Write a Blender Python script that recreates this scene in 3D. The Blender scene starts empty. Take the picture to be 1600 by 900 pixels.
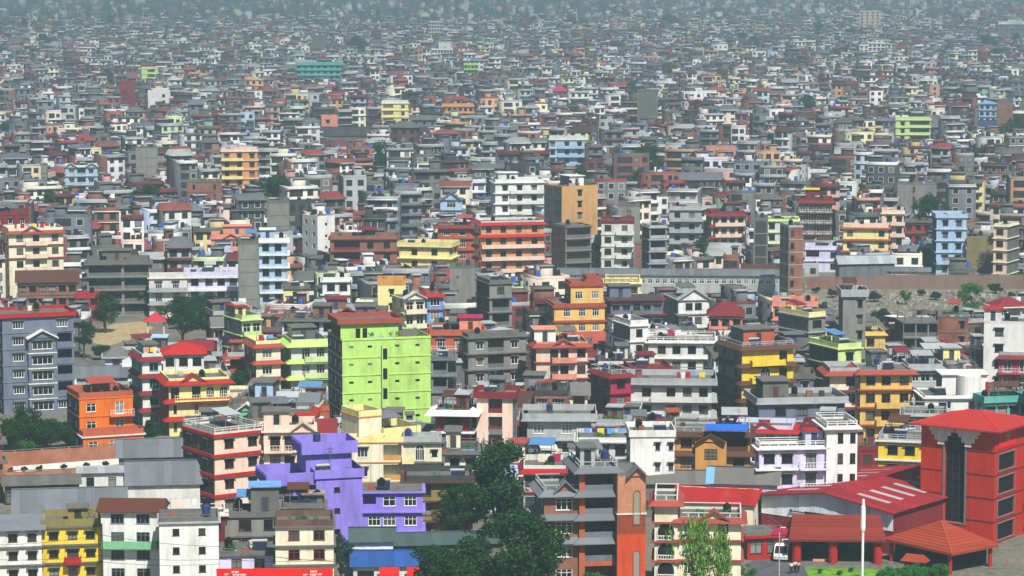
import bpy, math, random
import numpy as np
from mathutils import Vector, Matrix

random.seed(7)
SC = bpy.context.scene
COL = SC.collection
R = math.radians

# ---------------------------------------------------------------- camera
CAM_H = 82.0          # metres above the valley floor
FPX = 4500.0          # focal length in photo pixels (photo is 1600 x 900)
YH = -70.0           # horizon row in the photo, above the frame
PITCH = math.atan((450.0 - YH) / FPX)
cam_data = bpy.data.cameras.new('camera')
cam_data.sensor_width = 36.0
cam_data.lens = FPX / 1600.0 * 36.0
cam_data.clip_start = 1.0
cam_data.clip_end = 30000.0
cam = bpy.data.objects.new('camera', cam_data)
COL.objects.link(cam)
cam.location = (0, 0, CAM_H)
cam.rotation_euler = (math.pi / 2 - PITCH, 0, 0)
SC.camera = cam

# ---------------------------------------------------------------- sky, sun, exposure
SUN_EL = R(52)
SUN_AZ = R(159)        # clockwise from +Y: behind the camera, to the right
sun_from = Vector((math.sin(SUN_AZ) * math.cos(SUN_EL), math.cos(SUN_AZ) * math.cos(SUN_EL), math.sin(SUN_EL)))
world = bpy.data.worlds.new('World')
SC.world = world
world.use_nodes = True
wn = world.node_tree
bg = wn.nodes['Background']
sky = wn.nodes.new('ShaderNodeTexSky')
sky.sky_type = 'NISHITA'
sky.sun_disc = False
sky.sun_elevation = SUN_EL
sky.sun_rotation = SUN_AZ
sky.air_density = 1.0
sky.dust_density = 3.0
sky.altitude = 1400
wn.links.new(sky.outputs[0], bg.inputs[0])
bg.inputs[1].default_value = 0.05
sl = bpy.data.lights.new('sun', 'SUN')
sl.energy = 5.0
sl.angle = R(0.5)
sl.color = (1.0, 0.965, 0.91)
sun = bpy.data.objects.new('sun', sl)
COL.objects.link(sun)
sun.rotation_euler = sun_from.to_track_quat('Z', 'Y').to_euler()
sun.location = (100, -100, 300)
SC.view_settings.view_transform = 'Standard'
SC.view_settings.look = 'None'
SC.view_settings.exposure = 0.56
SC.view_settings.gamma = 1.0
SC.render.engine = 'CYCLES'
SC.cycles.use_denoising = True
SC.cycles.max_bounces = 4
SC.cycles.diffuse_bounces = 2
SC.cycles.glossy_bounces = 2
SC.cycles.transparent_max_bounces = 6
SC.cycles.volume_bounces = 1
HAZE_DENSITY = 0.00046

# ---------------------------------------------------------------- photo pixel -> place
_cp, _sp = math.cos(PITCH), math.sin(PITCH)

def ray(px, py):
    u, v = (px - 800.0) / FPX, -(py - 450.0) / FPX
    return Vector((u, _cp + v * _sp, -_sp + v * _cp))

def at_z(px, py, z=0.0):
    d = ray(px, py)
    return Vector((0, 0, CAM_H)) + d * ((z - CAM_H) / d.z)

def at_y(px, py, Y):
    d = ray(px, py)
    return Vector((0, 0, CAM_H)) + d * (Y / d.y)

def proj(p):
    q = Vector(p) - Vector((0, 0, CAM_H))
    dep = q.y * _cp - q.z * _sp
    up = q.y * _sp + q.z * _cp
    return 800 + FPX * q.x / dep, 450 - FPX * up / dep, dep

# ---------------------------------------------------------------- colours and materials
def lin(h):
    h = h.lstrip('#')
    c = [int(h[i:i + 2], 16) / 255 for i in (0, 2, 4)]
    return tuple(x / 12.92 if x <= .04045 else ((x + .055) / 1.055) ** 2.4 for x in c)

PAL = dict(cn2='85847d', wht='e2e2dc', off='d3d3cc', crm='e6dfc2', yel='e8c83c', pye='ece09a', pnk='e8cdb8', sal='da8e78',
           org='dc6f12', oran='b2583a', red='a81a16', mar='7a2026', brk='8c5034', dbr='5e3425', lim='b2da70', lgr='cbe096',
           grn='77b888', teal='5cada2', blu='6f9fd8', lbl='a8c2dc', pur='8c7cd6', lil='d2cee8', gry='6c7177',
           con='686762', dco='3f4041', och='c9924a', tan='c79a62', olv='857b48', brn='543526', gbl='6c7486',
           lgy='a6aaab', dgr='2a2c2e', ter='9e4636', mag='a81f4a', nav='2d3c66', ora='d99a62', gol='deba62', blk='141414')
CNAME = dict(wht='white', off='off-white', crm='cream', yel='yellow', pye='pale yellow', pnk='pale pink', sal='salmon',
             org='orange', oran='burnt orange', red='red', mar='maroon', brk='brick', dbr='dark brick', lim='lime green',
             lgr='pale lime', grn='soft green', teal='teal', blu='blue', lbl='pale blue', pur='purple', lil='lilac white',
             gry='grey', con='bare concrete', dco='dark concrete', och='ochre', tan='tan', olv='olive', brn='brown',
             gbl='blue-grey', lgy='light grey', dgr='charcoal', ter='terracotta', mag='magenta', nav='navy',
             ora='light orange', gol='golden', blk='black')
_mats = {}

def nd(t, kind, **kw):
    n = t.nodes.new(kind)
    for k, v in kw.items():
        setattr(n, k, v)
    return n

def coord(t, scale):
    """object coordinates shifted per object so that repeats do not look alike"""
    tc = nd(t, 'ShaderNodeTexCoord'); oi = nd(t, 'ShaderNodeObjectInfo')
    ml = nd(t, 'ShaderNodeMath', operation='MULTIPLY'); ml.inputs[1].default_value = 97.0
    t.links.new(oi.outputs['Random'], ml.inputs[0])
    ad = nd(t, 'ShaderNodeVectorMath', operation='ADD')
    t.links.new(tc.outputs['Object'], ad.inputs[0]); t.links.new(ml.outputs[0], ad.inputs[1])
    mp = nd(t, 'ShaderNodeMapping'); mp.inputs['Scale'].default_value = scale
    t.links.new(ad.outputs[0], mp.inputs[0])
    return mp.outputs[0], oi, tc

def mixc(t, fac, a, b, mode='MIX'):
    m = nd(t, 'ShaderNodeMix', data_type='RGBA', blend_type=mode)
    for i, s in ((0, fac), (6, a), (7, b)):
        if isinstance(s, (int, float)):
            m.inputs[i].default_value = s
        elif isinstance(s, tuple):
            m.inputs[i].default_value = (*s[:3], 1)
        else:
            t.links.new(s, m.inputs[i])
    return m.outputs[2]

def ramp(t, src, lo, hi):
    r = nd(t, 'ShaderNodeMapRange'); r.inputs[1].default_value = lo; r.inputs[2].default_value = hi
    t.links.new(src, r.inputs[0])
    return r.outputs[0]

def M(kind, col='con'):
    key = (kind, col)
    if key in _mats:
        return _mats[key]
    c = lin(PAL.get(col, col))
    m = bpy.data.materials.new(kind + '_' + col)
    m.use_nodes = True
    t = m.node_tree
    b = t.nodes['Principled BSDF']
    b.inputs['Roughness'].default_value = 0.85
    b.inputs['Specular IOR Level'].default_value = 0.25
    _mats[key] = m
    if kind in ('plaster', 'concrete', 'roof'):
        amt = {'plaster': .8, 'concrete': .95, 'roof': .95}[kind]
        v, oi, tc = coord(t, (.55, .55, .16) if kind != 'roof' else (.5, .5, .5))
        n1 = nd(t, 'ShaderNodeTexNoise'); n1.inputs['Scale'].default_value = 1.0; n1.inputs['Detail'].default_value = 7
        n1.inputs['Roughness'].default_value = .65
        t.links.new(v, n1.inputs[0])
        f = ramp(t, n1.outputs[0], .47, .72)
        ml = nd(t, 'ShaderNodeMath', operation='MULTIPLY'); ml.inputs[1].default_value = amt
        t.links.new(f, ml.inputs[0])
        dirt = tuple(x * y for x, y in zip(c, (.40, .37, .33)))
        o1 = mixc(t, ml.outputs[0], c, dirt)
        v2, _, _ = coord(t, (3.5, 3.5, 3.5))
        n2 = nd(t, 'ShaderNodeTexNoise'); n2.inputs['Scale'].default_value = 1.0; n2.inputs['Detail'].default_value = 4
        t.links.new(v2, n2.inputs[0])
        f2 = ramp(t, n2.outputs[0], .35, .7)
        o2 = mixc(t, f2, tuple(x * .86 for x in c), tuple(min(1, x * 1.06) for x in c))
        v3, _, _ = coord(t, (2.6, 2.6, .14))
        n3 = nd(t, 'ShaderNodeTexNoise'); n3.inputs['Scale'].default_value = 1.0; n3.inputs['Detail'].default_value = 3
        t.links.new(v3, n3.inputs[0])
        m3 = nd(t, 'ShaderNodeMath', operation='MULTIPLY'); m3.inputs[1].default_value = .55 if kind != 'roof' else .2
        t.links.new(ramp(t, n3.outputs[0], .55, .78), m3.inputs[0])
        o1 = mixc(t, m3.outputs[0], o1, tuple(x * y for x, y in zip(c, (.45, .43, .40))))
        o3 = mixc(t, .34, o1, o2)
        t.links.new(o3, b.inputs['Base Color'])
        bp = nd(t, 'ShaderNodeBump'); bp.inputs['Strength'].default_value = .25; bp.inputs['Distance'].default_value = .03
        t.links.new(n2.outputs[0], bp.inputs['Height']); t.links.new(bp.outputs[0], b.inputs['Normal'])
    elif kind == 'brick':
        tc = nd(t, 'ShaderNodeTexCoord')
        sx = nd(t, 'ShaderNodeSeparateXYZ'); t.links.new(tc.outputs['Object'], sx.inputs[0])
        ad = nd(t, 'ShaderNodeMath', operation='ADD'); t.links.new(sx.outputs[0], ad.inputs[0]); t.links.new(sx.outputs[1], ad.inputs[1])
        cb = nd(t, 'ShaderNodeCombineXYZ'); t.links.new(ad.outputs[0], cb.inputs[0]); t.links.new(sx.outputs[2], cb.inputs[1])
        br = nd(t, 'ShaderNodeTexBrick'); t.links.new(cb.outputs[0], br.inputs[0])
        br.inputs['Scale'].default_value = 1.0; br.inputs['Brick Width'].default_value = .24; br.inputs['Row Height'].default_value = .085
        br.inputs['Mortar Size'].default_value = .008
        br.inputs['Color1'].default_value = (*[x * .8 for x in c], 1); br.inputs['Color2'].default_value = (*[min(1, x * 1.2) for x in c], 1)
        br.inputs['Mortar'].default_value = (.28, .26, .23, 1)
        v, oi, _ = coord(t, (.4, .4, .25))
        n1 = nd(t, 'ShaderNodeTexNoise'); n1.inputs['Detail'].default_value = 6; n1.inputs['Scale'].default_value = 1
        t.links.new(v, n1.inputs[0])
        f = ramp(t, n1.outputs[0], .45, .8)
        o = mixc(t, f, br.outputs[0], tuple(x * .55 for x in c))
        t.links.new(o, b.inputs['Base Color'])
        bp = nd(t, 'ShaderNodeBump'); bp.inputs['Strength'].default_value = .4; bp.inputs['Distance'].default_value = .02
        bp.invert = True
        t.links.new(br.outputs['Fac'], bp.inputs['Height']); t.links.new(bp.outputs[0], b.inputs['Normal'])
    elif kind in ('metal', 'tile'):
        v, oi, tc = coord(t, (.35, .35, .35))
        n1 = nd(t, 'ShaderNodeTexNoise'); n1.inputs['Detail'].default_value = 7; n1.inputs['Scale'].default_value = 1.2
        t.links.new(v, n1.inputs[0])
        f = ramp(t, n1.outputs[0], .5, .8)
        hs = nd(t, 'ShaderNodeMapRange'); hs.inputs[3].default_value = .82; hs.inputs[4].default_value = 1.12
        t.links.new(oi.outputs['Random'], hs.inputs[0])
        base = mixc(t, 1.0, c, (1, 1, 1), 'MULTIPLY')
        vm = nd(t, 'ShaderNodeVectorMath', operation='SCALE')
        t.links.new(base, vm.inputs[0]); t.links.new(hs.outputs[0], vm.inputs['Scale'])
        ml = nd(t, 'ShaderNodeMath', operation='MULTIPLY'); ml.inputs[1].default_value = .5
        t.links.new(f, ml.inputs[0])
        o = mixc(t, ml.outputs[0], vm.outputs[0], (c[0] * .5 + .03, c[1] * .45 + .015, c[2] * .4 + .01))
        t.links.new(o, b.inputs['Base Color'])
        b.inputs['Roughness'].default_value = .55 if kind == 'metal' else .8
        if kind == 'tile':
            tc2 = nd(t, 'ShaderNodeTexCoord')
            w = nd(t, 'ShaderNodeTexWave'); w.bands_direction = 'Z'; w.inputs['Scale'].default_value = 5
            t.links.new(tc2.outputs['Object'], w.inputs[0])
            bp = nd(t, 'ShaderNodeBump'); bp.inputs['Strength'].default_value = .5; bp.inputs['Distance'].default_value = .04
            t.links.new(w.outputs[0], bp.inputs['Height']); t.links.new(bp.outputs[0], b.inputs['Normal'])
    elif kind == 'pane':
        oi = nd(t, 'ShaderNodeObjectInfo')
        f = ramp(t, oi.outputs['Random'], .55, 1.0)
        pw = nd(t, 'ShaderNodeMath', operation='POWER'); pw.inputs[1].default_value = 2.2
        t.links.new(f, pw.inputs[0])
        o = mixc(t, pw.outputs[0], (.008, .009, .010), (.25, .25, .23))
        t.links.new(o, b.inputs['Base Color'])
        b.inputs['Roughness'].default_value = .2
        b.inputs['Specular IOR Level'].default_value = .35
    elif kind == 'leaf':
        v, oi, tc = coord(t, (.8, .8, .8))
        n1 = nd(t, 'ShaderNodeTexNoise'); n1.inputs['Detail'].default_value = 3; n1.inputs['Scale'].default_value = 1
        t.links.new(v, n1.inputs[0])
        f = ramp(t, n1.outputs[0], .3, .7)
        o = mixc(t, f, tuple(x * .55 for x in c), tuple(x * 1.5 for x in c))
        t.links.new(o, b.inputs['Base Color'])
        b.inputs['Roughness'].default_value = .7
        b.inputs['Specular IOR Level'].default_value = .1
    else:
        b.inputs['Base Color'].default_value = (*c, 1)
        if kind == 'gloss':
            b.inputs['Roughness'].default_value = .35
    return m

# ---------------------------------------------------------------- mesh collector
class MB:
    def __init__(s):
        s.v = []; s.f = []; s.m = []

    def poly(s, pts, m=0):
        i = len(s.v)
        s.v.extend([tuple(p) for p in pts]); s.f.append(tuple(range(i, i + len(pts)))); s.m.append(m)

    def box(s, x0, x1, y0, y1, z0, z1, m=0):
        i = len(s.v)
        s.v.extend([(x0, y0, z0), (x1, y0, z0), (x1, y1, z0), (x0, y1, z0), (x0, y0, z1), (x1, y0, z1), (x1, y1, z1), (x0, y1, z1)])
        for q in ((0, 3, 2, 1), (4, 5, 6, 7), (0, 1, 5, 4), (1, 2, 6, 5), (2, 3, 7, 6), (3, 0, 4, 7)):
            s.f.append(tuple(i + k for k in q)); s.m.append(m)

    def cyl(s, cx, cy, r, z0, z1, n=10, m=0, r2=None):
        r2 = r if r2 is None else r2
        i = len(s.v)
        for k in range(n):
            a = 2 * math.pi * k / n
            s.v.append((cx + r * math.cos(a), cy + r * math.sin(a), z0))
        for k in range(n):
            a = 2 * math.pi * k / n
            s.v.append((cx + r2 * math.cos(a), cy + r2 * math.sin(a), z1))
        for k in range(n):
            s.f.append((i + k, i + (k + 1) % n, i + n + (k + 1) % n, i + n + k)); s.m.append(m)
        s.f.append(tuple(i + n + k for k in range(n))); s.m.append(m)
        s.f.append(tuple(i + n - 1 - k for k in range(n))); s.m.append(m)

    def bar(s, p, q, r, n=6, m=0, r2=None):
        p, q = Vector(p), Vector(q)
        r2 = r if r2 is None else r2
        d = (q - p).normalized()
        a = d.orthogonal().normalized(); b = d.cross(a)
        i = len(s.v)
        for c, rr in ((p, r), (q, r2)):
            for k in range(n):
                t = 2 * math.pi * k / n
                s.v.append(tuple(c + a * (rr * math.cos(t)) + b * (rr * math.sin(t))))
        for k in range(n):
            s.f.append((i + k, i + (k + 1) % n, i + n + (k + 1) % n, i + n + k)); s.m.append(m)
        s.f.append(tuple(i + n + k for k in range(n))); s.m.append(m)
        s.f.append(tuple(i + n - 1 - k for k in range(n))); s.m.append(m)

    def mesh(s, name, mats):
        me = bpy.data.meshes.new(name)
        me.from_pydata(s.v, [], s.f)
        for mt in mats:
            me.materials.append(mt)
        if len(mats) > 1:
            me.polygons.foreach_set('material_index', s.m)
        me.update()
        return me

    def build(s, name, mats, parent=None, loc=(0, 0, 0), rz=0.0):
        if not isinstance(mats, (list, tuple)):
            mats = [mats]
        return link(name, s.mesh(name, mats), parent, loc, rz)

def link(name, data, parent=None, loc=(0, 0, 0), rz=0.0):
    o = bpy.data.objects.new(name, data)
    COL.objects.link(o)
    o.parent = parent
    o.location = loc
    if rz:
        o.rotation_euler = (0, 0, rz)
    return o

LABELS = set()

def tag(o, label, cat, group=None, kind=None):
    o['label'] = label; o['category'] = cat
    LABELS.add(label)
    if group: o['group'] = group
    if kind: o['kind'] = kind
    return o

def thing(name, label, cat, loc, rz=0.0, group=None):
    o = link(name, None, None, loc, rz)
    o.empty_display_size = .5
    return tag(o, label, cat, group)

def structure(o):
    o['kind'] = 'structure'
    return o

# ---------------------------------------------------------------- windows
_wm = {}
WINCOL = {'w': 'wht', 'd': 'brn', 'g': 'gry', 't': 'teal', 'k': 'dgr', 'm': 'mar'}

def frame_mesh(style, w, h, both):
    """window frame with mullions, facing -Y, centred; with the pane in it when both"""
    key = (style, round(w * 20), round(h * 20), both)
    if key in _wm:
        return _wm[key]
    mb = MB()
    c = style[0]; nm = int(style[1]) if len(style) > 1 else 2
    nm = nm
    b, d = .075, .05
    if nm:
        for z0, z1 in ((-h / 2, -h / 2 + b), (h / 2 - b, h / 2)):
            mb.box(-w / 2, w / 2, -d, d, z0, z1)
        for x in np.linspace(-w / 2, w / 2, nm + 1):
            x = min(max(x, -w / 2 + b / 2), w / 2 - b / 2)
            mb.box(x - b / 2, x + b / 2, -d - .012, d - .01, -h / 2 + b, h / 2 - b)
        if h > 1.0:
            mb.box(-w / 2 + b, w / 2 - b, -d + .01, d - .02, h * .18, h * .18 + .05)
        mb.box(-w / 2 - .06, w / 2 + .06, -.17, -.055, -h / 2 - .03, -h / 2 + .03)
    if len(style) > 2:
        mb.box(-w / 2 - .2, w / 2 + .2, -.52, -.06, h / 2 + .04, h / 2 + .13, 2)
    if both or not nm:
        mb.box(-w / 2 + .01, w / 2 - .01, .02, .04, -h / 2 + .01, h / 2 - .01, 1)
    me = mb.mesh('window_frame', [M('plain', WINCOL[c]), M('pane'), M('concrete', 'con')])
    _wm[key] = me
    return me

def pane_mesh(w, h):
    key = ('p', round(w * 20), round(h * 20))
    if key not in _wm:
        mb = MB(); mb.box(-w / 2 + .02, w / 2 - .02, -.012, .012, -h / 2 + .02, h / 2 - .02)
        _wm[key] = mb.mesh('pane', [M('pane')])
    return _wm[key]

def add_window(root, p, rz, w, h, style, fine, name='window'):
    o = link(name, frame_mesh(style, w, h, not fine), root, p, rz)
    if fine and style[1] != '0':
        link('pane', pane_mesh(w, h), o, (0, .03, 0))
    return o

def arch_pts(w, h, y, n=8):
    pts = [(-w / 2, y, -h / 2), (w / 2, y, -h / 2)]
    zc = h / 2 - w / 2
    for k in range(n + 1):
        a = math.pi * k / n
        pts.append((w / 2 * math.cos(a), y, zc + w / 2 * math.sin(a)))
    return pts

def add_arch(root, p, rz, w, h, frame='wht', pane='blk', name='arched_window', muntins=True, rails=False):
    """arched opening standing a little proud of the wall with a frame ring and a dark inside"""
    mb = MB()
    o, i = arch_pts(w + .22, h + .22, -.09), arch_pts(w, h, -.09)
    i2 = arch_pts(w, h, .0)
    n = len(o)
    ob = arch_pts(w + .22, h + .22, .02)
    for k in range(n):
        j = (k + 1) % n
        mb.poly([o[k], o[j], i[j], i[k]]); mb.poly([i[k], i[j], i2[j], i2[k]]); mb.poly([o[j], o[k], ob[k], ob[j]])
    if muntins:
        zc = h / 2 - w / 2
        mb.box(-.04, .04, -.07, -.01, -h / 2, h / 2 - .03)
        for x in (-w / 4, w / 4):
            mb.box(x - .03, x + .03, -.065, -.012, -h / 2, zc)
        mb.box(-w / 2, w / 2, -.06, -.014, zc - .04, zc + .04)
    if rails:
        mb.box(-w / 2, w / 2, -.2, -.12, -h / 2 + .5, -h / 2 + .62)
        mb.box(-w / 2, w / 2, -.2, -.12, -h / 2 + .02, -h / 2 + .12)
        for x in np.linspace(-w / 2 + .1, w / 2 - .1, max(3, int(w / .3))):
            mb.box(x - .04, x + .04, -.19, -.13, -h / 2 + .12, -h / 2 + .5)
    ob_ = mb.build(name, M('plain', frame), root, p, rz)
    pm = MB(); pm.poly(arch_pts(w - .01, h - .01, -.012)); pm.poly(arch_pts(w - .01, h - .01, -.002)[::-1])
    pm.build('pane', M('pane') if pane == 'pane' else M('plain', pane), ob_)  # glass in windows; in loggias a black sheet painting the hollow's shade
    return ob_

# ---------------------------------------------------------------- walls with openings
def face(mb, O, U, N, W, H, holes, m, mback):
    """one wall face; holes are (u0,u1,v0,v1,depth,backed)"""
    O, U, N = Vector(O), Vector(U), Vector(N)
    Z = Vector((0, 0, 1))
    P = lambda u, v, d=0.0: O + U * u + Z * v - N * d
    if not holes:
        mb.poly([P(0, 0), P(W, 0), P(W, H), P(0, H)], m)
        return
    rows = sorted({0.0, H} | {h[2] for h in holes} | {h[3] for h in holes})
    for v0, v1 in zip(rows, rows[1:]):
        if v1 - v0 < 1e-4: continue
        vm = (v0 + v1) / 2
        hs = sorted((h[0], h[1]) for h in holes if h[2] < vm < h[3])
        u = 0.0
        for a, b in hs:
            if a - u > 1e-4: mb.poly([P(u, v0), P(a, v0), P(a, v1), P(u, v1)], m)
            u = max(u, b)
        if W - u > 1e-4: mb.poly([P(u, v0), P(W, v0), P(W, v1), P(u, v1)], m)
    for a, b, v0, v1, d, bk in holes:
        mb.poly([P(a, v0), P(a, v0, d), P(a, v1, d), P(a, v1)], m)
        mb.poly([P(b, v0), P(b, v1), P(b, v1, d), P(b, v0, d)], m)
        mb.poly([P(a, v0), P(b, v0), P(b, v0, d), P(a, v0, d)], m)
        mb.poly([P(a, v1), P(a, v1, d), P(b, v1, d), P(b, v1)], m)
        if bk:
            mb.poly([P(a, v0, d), P(b, v0, d), P(b, v1, d), P(a, v1, d)], mback)

def ring(mb, x0, x1, y0, y1, z0, z1, t, m=0):
    """a ring of four thin walls just inside the rectangle"""
    mb.box(x0, x1, y0, y0 + t, z0, z1, m); mb.box(x0, x1, y1 - t, y1, z0, z1, m)
    mb.box(x0, x0 + t, y0 + t, y1 - t, z0, z1, m); mb.box(x1 - t, x1, y0 + t, y1 - t, z0, z1, m)

def band_ring(mb, x0, x1, y0, y1, z0, z1, p, m=0):
    """a projecting slab band outside the rectangle on three sides"""
    mb.box(x0 - p, x1 + p, y0 - p, y0 - .002, z0, z1, m)
    mb.box(x0 - p, x0 - .002, y0, y1, z0, z1, m); mb.box(x1 + .002, x1 + p, y0, y1, z0, z1, m)

def pent_ring(mb, x0, x1, y0, y1, z0, h, p, m=0, mu=1):
    """a sloping skirt roof on three sides, z0 at its outer lower edge"""
    i = [(x0, y1, z0 + h), (x0, y0, z0 + h), (x1, y0, z0 + h), (x1, y1, z0 + h)]
    o = [(x0 - p, y1, z0), (x0 - p, y0 - p, z0), (x1 + p, y0 - p, z0), (x1 + p, y1, z0)]
    ol = [(a, b, c - .1) for a, b, c in o]
    il = [(a, b, z0 - .1) for a, b, c in i]
    for k in range(3):
        mb.poly([o[k], o[k + 1], i[k + 1], i[k]], m)
        mb.poly([ol[k], ol[k + 1], o[k + 1], o[k]], m)
        mb.poly([il[k], il[k + 1], ol[k + 1], ol[k]], mu)
    mb.poly([i[0], il[0], ol[0], o[0]], m); mb.poly([i[3], o[3], ol[3], il[3]], m)

def gable_mesh(mb, x0, x1, y, z, h, t, m=0, mf=1):
    """a decorative pediment: two sloping slabs and the triangle between, facing -Y"""
    xm = (x0 + x1) / 2
    mb.poly([(x0, y + .05, z), (x1, y + .05, z), (xm, y + .05, z + h)], mf)
    for a, b in (((x0 - .35, z - .2), (xm, z + h)), ((xm, z + h), (x1 + .35, z - .2))):
        q = [(a[0], y - .45, a[1]), (b[0], y - .45, b[1]), (b[0], y - .45, b[1] + .22), (a[0], y - .45, a[1] + .22)]
        k = [(p[0], y + t, p[2]) for p in q]
        mb.poly(q, m); mb.poly(k[::-1], m)
        for i in range(4):
            j = (i + 1) % 4
            mb.poly([q[j], q[i], k[i], k[j]], m)

def railing(mb, x0, x1, y0, y1, z, h, m=0, step=.45, sides=True):
    """posts and two rails along front and both ends"""
    r = .03
    for zz in (h, h * .5):
        mb.box(x0, x1, y0 - r, y0 + r, z + zz - r, z + zz + r, m)
        if sides:
            mb.box(x0 - r, x0 + r, y0 + r, y1, z + zz - r, z + zz + r, m); mb.box(x1 - r, x1 + r, y0 + r, y1, z + zz - r, z + zz + r, m)
    for x in np.linspace(x0, x1, max(2, int((x1 - x0) / step) + 1)):
        mb.box(x - r, x + r, y0 - r * .8, y0 + r * .8, z, z + h - r, m)

def mat_of(c):
    if isinstance(c, tuple):
        return M(*c)
    return M('brick' if c in ('brk', 'dbr') else 'concrete' if c in ('con', 'cn2', 'dco', 'gry') else 'plaster', c)

DEF = dict(wall='con', side=None, trim=None, win='w2', cols=None, ww=1.55, wh=1.5, sill=.75, wside=None, band='slab',
           bp=.35, bt=.2, par='solid', ph=.9, parc=None, bal=(), log=(), cab=None, ped=None, roof='flat', roofc=None,
           blank=False, tank=(), fine=True, left=True, right=True, door=True, stubs=False, shop=False, skip=(), pp=0.0,
           arches=(), loggia=(), ribs=False, roofh=1.6, wins=None, floors_plain=())

def canopy(root, x0, x1, y0, y1, z, h, col):
    mb = MB()
    for x in (x0 + .1, x1 - .1):
        for y, hh in ((y0 + .1, h), (y1 - .1, h + .35)): mb.box(x - .05, x + .05, y - .05, y + .05, z + .003, z + hh - .03)
        mb.box(x - .04, x + .04, y0 + .14, y1 - .14, z + h - .2, z + h - .12)
    for y in (y0 + .1, y1 - .1): mb.box(x0 + .14, x1 - .14, y - .04, y + .04, z + h - .2, z + h - .12)
    o = mb.build('canopy_frame', M('plain', 'gry'), root)
    mb = MB(); a, b = (x0 - .25, y0 - .3, z + h - .06), (x1 + .25, y1 + .3, z + h + .46)
    q = [(a[0], a[1], a[2]), (b[0], a[1], a[2]), (b[0], b[1], b[2]), (a[0], b[1], b[2])]
    mb.poly([(v[0], v[1], v[2] + .06) for v in q]); mb.poly(q[::-1])
    for i in range(4):
        j = (i + 1) % 4; u, v = q[i], q[j]
        mb.poly([u, v, (v[0], v[1], v[2] + .06), (u[0], u[1], u[2] + .06)])
    mb.build('canopy_sheet', M('metal', col), root)

def solar(root, x, y, z):
    mb = MB(); mb.poly([(x - .9, y, z + .25), (x + .9, y, z + .25), (x + .9, y + 1.3, z + 1.15), (x - .9, y + 1.3, z + 1.15)]); mb.poly([(x - .9, y, z + .2), (x - .9, y + 1.3, z + 1.1), (x + .9, y + 1.3, z + 1.1), (x + .9, y, z + .2)])
    o = mb.build('solar_panel', M('gloss', '1b2236'), root)
    mb = MB(); mb.bar((x - 1, y + 1.35, z + 1.25), (x + 1, y + 1.35, z + 1.25), .2, 8)
    mb.build('heater_tank', M('gloss', 'lgy'), o)
    mb = MB()
    for u in (-.8, .8): mb.box(x + u - .04, x + u + .04, y + 1.25, y + 1.33, z + .003, z + 1.1)
    mb.box(x - .76, x + .76, y + 1.26, y + 1.32, z + .6, z + .68)
    mb.build('panel_stand', M('plain', 'gry'), o)

def antenna(root, x, y, z, h):
    mb = MB(); mb.bar((x, y, z), (x, y, z + h), .035, 5); mb.bar((x - .5, y, z + h * .9), (x + .5, y, z + h * .9), .025, 4); mb.bar((x - .35, y, z + h * .8), (x + .35, y, z + h * .8), .025, 4)
    mb.build('antenna', M('plain', 'gry'), root)

def rooftop(root, x0, x1, y0, y1, z, r):
    """the fixed odds and ends of a terrace: sheet canopies, solar heaters, aerials, plant troughs"""
    W, D = x1 - x0, y1 - y0
    if W < 3.5 or D < 3.5: return
    if r.random() < .45:
        w = r.uniform(2, min(4.5, W * .6)); a = x0 + r.uniform(.3, W - w - .3); canopy(root, a, a + w, y0 + D * .45, y0 + D * .85, z, r.uniform(1.9, 2.3), r.choice(('gry', 'lgy', 'mar', '4f7fae', 'grn', 'con', 'ter', 'brn', 'con', 'lgy', 'gry', 'con')))
    if r.random() < .34: solar(root, x0 + r.uniform(1.2, W - 1.2), y0 + r.uniform(.4, 1.2), z)
    if r.random() < .65: antenna(root, x0 + r.uniform(.4, W - .4), y0 + r.uniform(.3, D - .4), z, r.uniform(2.5, 4.5))
    k = 0
    while r.random() < .6 and k < 5:
        k += 1
        a = x0 + r.uniform(.4, W - 1.4); w = r.uniform(.5, 1.4); b = y0 + r.uniform(.25, .6)
        mb = MB(); mb.box(a, a + w, b, b + .35, z + .003, z + .35)
        o = mb.build('plant_trough', M('plain', r.choice(('ter', 'brk', 'dco', 'blu', 'lgy'))), root)
        mb = MB()
        for i in range(int(w * 26)):
            p = Vector((a + r.uniform(0, w), b + r.uniform(0, .35), z + r.uniform(.4, 1.15))); u = Vector((r.gauss(0, 1), r.gauss(0, 1), r.gauss(0, 1))).normalized() * .16; v = u.orthogonal().normalized() * .1
            mb.poly([p - u, p + v, p + u, p - v])
        mb.build('foliage', M('leaf', '2f6326'), o)
    for _ in range(r.choice((0, 1, 1, 2, 3))):
        a = x0 + r.uniform(.3, W - 1.6); b = y0 + r.uniform(.4, D - 1.2); w = r.uniform(.6, 1.4)
        mb = MB(); mb.box(a, a + w, b, b + .6, z + .003, z + r.uniform(.4, 1.1)); mb.build('storage_box', mat_of(r.choice(('dco', 'brk', 'brn', 'con', 'nav', 'off', 'ter', 'lgy'))), root)

def z1f(a, b): return a + b

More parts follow.
